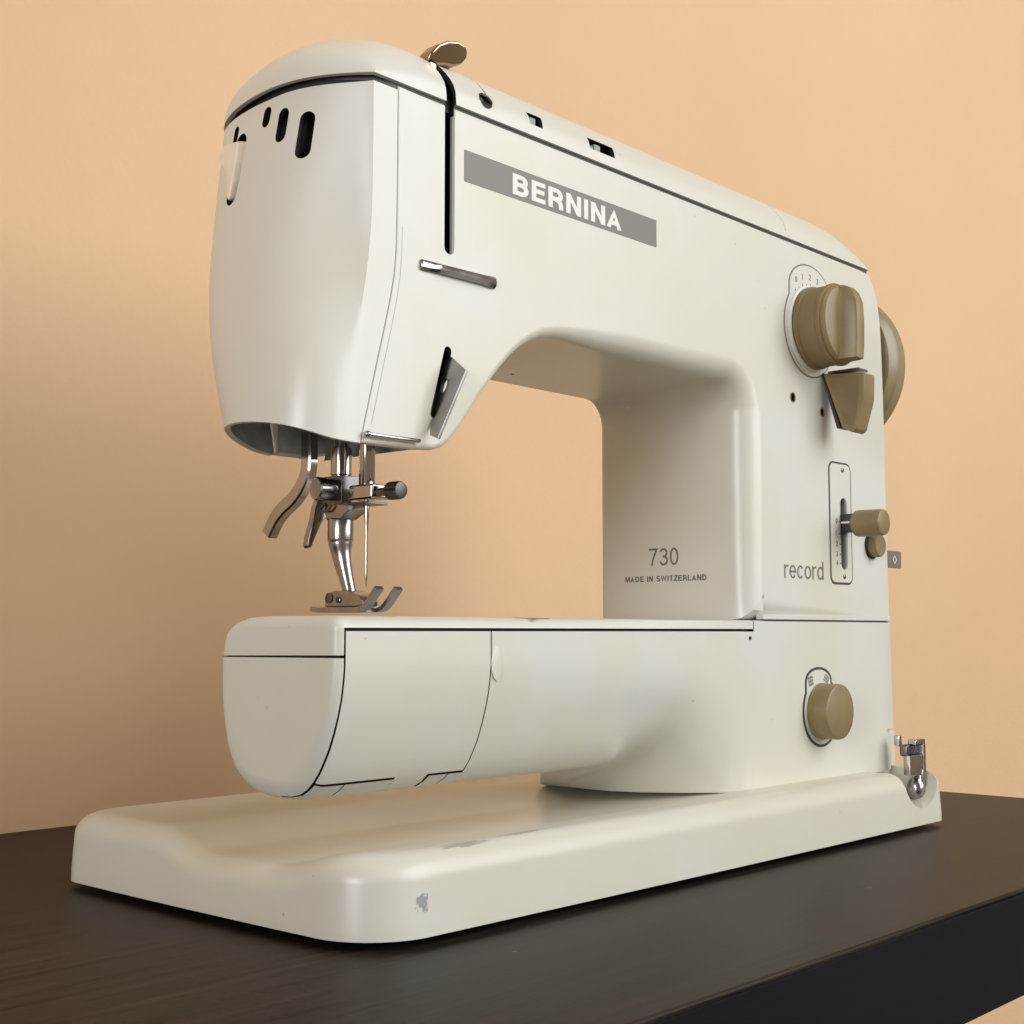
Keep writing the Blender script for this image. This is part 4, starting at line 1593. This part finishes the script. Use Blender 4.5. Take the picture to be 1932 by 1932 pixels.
# cap with the upright grip bar
V, F = lathe([(0.0196, 0.0), (0.0200, 0.0004), (0.0200, 0.0022), (0.0190, 0.0034), (0.0165, 0.0040), (0.0, 0.0041)], (DX, YF - 0.0165, DZ), (0, -1, 0), 72)
obj("dial_cap", V, F, M_brown, dial, 32, off=do)
grip = []
ycap = YF - 0.0195
for z, hw, pr in ((DZ - 0.0190, 0.0046, 0.0086), (DZ - 0.0186, 0.0052, 0.0092), (DZ - 0.010, 0.0054, 0.0098), (DZ, 0.0055, 0.0100), (DZ + 0.010, 0.0054, 0.0095), (DZ + 0.0150, 0.0050, 0.0076), (DZ + 0.0180, 0.0044, 0.0050), (DZ + 0.0192, 0.0038, 0.0024)):
    w = hw + 0.0046 * math.sqrt(max(0.02, 1 - ((z - DZ) / 0.0200) ** 2))
    grip.append([Vector((DX - w, ycap + 0.001, z)), Vector((DX - hw, ycap - pr * 0.30, z)), Vector((DX - hw * 0.86, ycap - pr * 0.80, z)), Vector((DX - hw * 0.66, ycap - pr * 0.97, z)), Vector((DX - hw * 0.3, ycap - pr, z)), Vector((DX + hw * 0.3, ycap - pr, z)),
                 Vector((DX + hw * 0.66, ycap - pr * 0.97, z)), Vector((DX + hw * 0.86, ycap - pr * 0.80, z)), Vector((DX + hw, ycap - pr * 0.30, z)), Vector((DX + w, ycap + 0.001, z))])
V, F = loft(grip, True, True, True)
obj("dial_grip", V, F, M_brown, dial, 28, off=do)
YP = YF - 0.0005
for tx, tz, ch in ((0.3065, 0.2798, "0"), (0.3134, 0.2823, "1"), (0.3203, 0.2832, "2"), (0.3279, 0.2824, "3"), (0.3340, 0.2795, "4")):
    o = lettering("dial_numeral", ch, (tx - 0.0009, YP, tz), FRONT, UP, 0.0030, M_printd, SM, None, 0.0, 0.0001)
    o.parent = dial
    o.data.transform(Matrix.Translation(ROOT - do))
for k in range(9):
    a = radians(128 - k * 10)
    p = Vector((DX + 0.0224 * cos(a), YP, DZ + 0.0224 * sin(a)))
    d = Vector((cos(a), 0, sin(a)))
    w = Vector((-sin(a), 0, cos(a))) * 0.00018
    L_ = 0.0016 if k % 2 == 0 else 0.001
    V = [p - w, p + w, p + w + d * L_, p - w + d * L_]
    V = V + [v + Vector((0, -0.00012, 0)) for v in V]
    obj("dial_tick", V, [(0, 1, 2, 3), (4, 7, 6, 5), (0, 4, 5, 1), (1, 5, 6, 2), (2, 6, 7, 3), (3, 7, 4, 0)], M_printd, dial, None, off=do)

# needle position lever under the dial
hp = bpy.data.objects.new("needle_position_lever", None)
COL.objects.link(hp)
hp.parent = SM
ho = Vector((0.337, YF, 0.22))
hp.location = ho - ROOT
side = [(0.0192, 0.2356), (-0.0046, 0.2334), (-0.0040, 0.2200), (0.0006, 0.2046), (0.0028, 0.2030), (0.0090, 0.2062)]
bm = prism_bm(side, YZ(0.3310), (0.0118, 0, 0), 0.0010, 3)
obj_bm("lever_handle", bm, M_brown, hp, 28, True, off=ho)
side2 = [(0.0162, 0.2336), (-0.0016, 0.2316), (-0.0012, 0.2204), (0.0022, 0.2068), (0.0076, 0.2086)]
bm = prism_bm(side2, YZ(0.3308), (0.0006, 0, 0), 0.0002, 1)
obj_bm("grip_panel", bm, M_brown_rough, hp, 28, off=ho)
bm = prism_bm([(0.0192, 0.2360), (0.0206, 0.2364), (0.0120, 0.2060), (0.0098, 0.2062)], YZ(0.3316), (0.0100, 0, 0), 0.0003, 1)
obj_bm("lever_back_strip", bm, M_blackpl_shade, hp, 28, off=ho)  # black strip along the back edge of the handle
bm = box_bm(0.3320, 0.3420, -0.0010, 0.0170, 0.2352, 0.2366, 0.0003, 1)
obj_bm("lever_stem", bm, M_steel, hp, 28, off=ho)

# ---------------------------------------------------------------- stitch length slider
sp = bpy.data.objects.new("stitch_length_slider", None)
COL.objects.link(sp)
sp.parent = SM
so = Vector((0.3478, YF, 0.158))
sp.location = so - ROOT
pl = rrect(0.3372, 0.3586, 0.1270, 0.1896, 0.0035)
bm = prism_bm(pl, XZ(YF + 0.0003), (0, -0.0008, 0), 0.0002, 1)
plate = obj_bm("slider_plate", bm, M_cream, sp, 35, True, off=so)
# slot through the plate
c = prism_bm(capsule((0.3508, 0.1680), (0.3508, 0.1375), 0.0038, 8), XZ(YF - 0.004), (0, 0.008, 0))
bmesh.ops.translate(c, verts=c.verts, vec=ROOT - so)   # carve() shifts by ROOT; the parent is at so
plate_m = plate.matrix_world.copy()
sp_loc = sp.location.copy()
bmesh.ops.translate(c, verts=c.verts, vec=so - ROOT)
carve(plate, [(c, M_cream)], angle=35)
o = line_frame("plate_outline", outline_ring(pl, -0.0010), 0.0010, YF + 0.0003, YF - 0.00025, M_printd, SM)
o.parent = sp
o.data.transform(Matrix.Translation(ROOT - so))
for sz in (0.1866, 0.1302):
    V, F = lathe([(0.0012, 0.0), (0.0012, 0.0004), (0.0008, 0.0006), (0.0, 0.0006)], (0.3500, YF - 0.0005, sz), (0, -1, 0), 16)
    obj("plate_screw", V, F, M_darksteel, sp, 35, off=so)
for k, (ch, tz) in enumerate((("0", 0.1578), ("1", 0.1513), ("2", 0.1459), ("3", 0.1406), ("4", 0.1358))):
    o = lettering("slider_numeral", ch, (0.3420, YP, tz), FRONT, UP, 0.0027, M_printd, SM, None, 0.0, 0.0001)
    o.parent = sp
    o.data.transform(Matrix.Translation(ROOT - so))
    bm = box_bm(0.3456, 0.3472, YP - 0.00012, YP + 0.0001, tz + 0.0010, tz + 0.0015)
    obj_bm("slider_tick", bm, M_printd, sp, None, off=so)
bm = box_bm(0.3472, 0.3545, 0.0125, YF + 0.0010, 0.1534, 0.1630, 0.0004, 2)
obj_bm("slider_stem", bm, M_blackpl_shade, sp, 35, off=so)
bm = box_bm(0.3470, 0.3474, 0.0142, YF - 0.0008, 0.1580, 0.1590)
obj_bm("index_mark", bm, M_white, sp, None, off=so)
V, F = lathe([(0.0062, 0.0), (0.0068, 0.0008), (0.0070, 0.0020), (0.0069, 0.0150), (0.0066, 0.0160), (0.0055, 0.0164), (0.0, 0.0165)], (0.3508, 0.0125, 0.1578), (0, -1, 0), 44)
obj("slider_knob", V, F, M_brown, sp, 30, off=so)
# round push button behind it
V, F = lathe([(0.0062, 0.0), (0.0064, 0.0006), (0.0064, 0.0042), (0.0058, 0.0050), (0.0, 0.0052)], (0.3818, YF - 0.0004, 0.1480), (0, -1, 0), 40)
pb = obj("push_button", V, F, M_brown, SM, 30)
V, F = lathe([(0.0074, -0.0002), (0.0074, 0.0007), (0.0062, 0.0008)], (0.3812, YF, 0.1480), (0, -1, 0), 40)
obj("button_gap_ring", V, F, M_blackpl_shade, pb, 30)  # black ring in place of the gap round the button

# tag on the lever at the right hand side
bm = prism_bm(rrect(0.3960, 0.4362, 0.1377, 0.1475, 0.0012, 3), XZ(0.0300), (0, 0.0014, 0), 0.0002, 1)
tg = obj_bm("side_tag", bm, M_tag, SM, 35, True, off=ROOT)
line_frame("diamond_mark", [(0.4280, 0.1400), (0.4306, 0.1425), (0.4280, 0.1450), (0.4254, 0.1425)], 0.0008, 0.0302, 0.02985, M_white, tg)

# ---------------------------------------------------------------- feed knob on the foot
fk = bpy.data.objects.new("feed_knob", None)
COL.objects.link(fk)
fk.parent = SM
fko = Vector((0.324, YF, 0.061))
fk.location = fko - ROOT
fe = tab_outline(0.3240, 0.0612, 0.0168, 0.3100, 0.3338, 0.0822, 0.0062)
bm = prism_bm(fe, XZ(YF + 0.0004), (0, -0.0007, 0), 0.0001, 1)
obj_bm("knob_plate", bm, M_cream, fk, 35, off=fko)
o = line_frame("knob_outline", outline_ring(fe, -0.0013), 0.0013, YF + 0.0003, YF - 0.00035, M_printd, SM)
o.parent = fk
o.data.transform(Matrix.Translation(ROOT - fko))
V, F = lathe([(0.0135, 0.0), (0.0142, 0.0003), (0.0142, 0.0010), (0.0139, 0.0013), (0.0139, 0.0098), (0.0136, 0.0106), (0.0126, 0.0110), (0.0, 0.0111)], (0.3240, YF - 0.0004, 0.0612), (0, -1, 0), 64)
obj("knob_body", V, F, M_brown, fk, 30, off=fko)
for (cx, cz, ang, w, h, n) in ((0.3138, 0.0766, 14, 0.0040, 0.0052, 5), (0.3296, 0.0772, -32, 0.0040, 0.0042, 5)):
    parts = []
    ca, sa = cos(radians(ang)), sin(radians(ang))
    for k in range(n):
        for (dx, dz, ww, hh) in ((-w / 2 + w * k / (n - 1), 0, 0.00045, h),):
            for part in range(3):
                zz = -h / 2 + h * (part + 0.5) / 3
                cs = [(dx - ww / 2, zz - h * 0.13), (dx + ww / 2, zz - h * 0.13), (dx + ww / 2, zz + h * 0.13), (dx - ww / 2, zz + h * 0.13)]
                pts = [(cx + a * ca - b * sa, cz + a * sa + b * ca) for a, b in cs]
                V = [Vector((a, YF - 0.0002, b)) for a, b in pts] + [Vector((a, YF - 0.00042, b)) for a, b in pts]
                parts.append((V, [(0, 1, 2, 3), (4, 7, 6, 5), (0, 4, 5, 1), (1, 5, 6, 2), (2, 6, 7, 3), (3, 7, 4, 0)]))
    V, F = join(*parts)
    obj("feed_symbol", V, F, M_printd, fk, None, off=fko)

# ---------------------------------------------------------------- hand wheel
V, F = lathe([(0.030, 0.0), (0.0440, 0.0004), (0.0462, 0.0014), (0.0472, 0.0034), (0.0476, 0.0070), (0.0486, 0.0085), (0.0488, 0.0150), (0.0482, 0.0175), (0.0465, 0.0192), (0.0400, 0.0215), (0.0250, 0.0235), (0.0, 0.0240)],
             (0.4075, 0.0672, 0.2545), (1, 0, 0), 96)
obj("hand_wheel", V, F, M_wheel, SM, 30)

# ---------------------------------------------------------------- chrome base latch
la = bpy.data.objects.new("base_latch", None)
COL.objects.link(la)
la.parent = SM
lo_ = Vector((0.409, 0.012, 0.012))
la.location = lo_ - ROOT + Vector((-0.0095, -0.0050, 0.0))


def lpart(name, bm, mat=None, angle=35):
    return obj_bm(name, bm, mat or M_chrome, la, angle, True, off=lo_)


lpart("latch_bar", box_bm(0.4050, 0.4158, 0.0085, 0.0140, 0.0402, 0.0436, 0.0009, 3))
lpart("latch_neck", bm_join(box_bm(0.4014, 0.4150, 0.0120, 0.0170, 0.0345, 0.0408, 0.0012, 3)), M_darksteel)
lpart("latch_post", box_bm(0.4128, 0.4160, 0.0085, 0.0140, 0.0180, 0.0410, 0.0007, 2), M_steel)
lpart("latch_lug", box_bm(0.4010, 0.4046, 0.0165, 0.0200, 0.0398, 0.0456, 0.0008, 2))
sh = []
for k in range(13):
    a = radians(150 + 150 * k / 12)
    sh.append((0.4075 + 0.0062 * cos(a), 0.0125 + 0.0048 * sin(a)))
sh_in = [(0.4075 + 0.0052 * cos(radians(150 + 150 * k / 12)), 0.0125 + 0.0038 * sin(radians(150 + 150 * k / 12))) for k in range(12, -1, -1)]
lpart("latch_shield", prism_bm(sh + sh_in, lambda p: Vector((p[0], p[1], 0.0246)), (0, 0, 0.0104), 0.0002, 1))
V, F = tube([(0.4128, 0.0105, 0.0260), (0.4126, 0.0102, 0.0200), (0.4118, 0.0100, 0.0125), (0.4114, 0.0100, 0.0108)], [0.0018, 0.0018, 0.0016, 0.0014], 14)
obj("latch_rod", V, F, M_chrome, la, 40, off=lo_)
V, F = lathe([(0.0005, -0.0078), (0.0028, -0.0066), (0.0044, -0.0040), (0.0050, -0.0005), (0.0046, 0.0030), (0.0030, 0.0062), (0.0012, 0.0076)], (0.4122, 0.0130, 0.0165), (0.05, 0, 1), 24)
obj("latch_finger_pull", V, F, M_steel, la, 40, off=lo_)
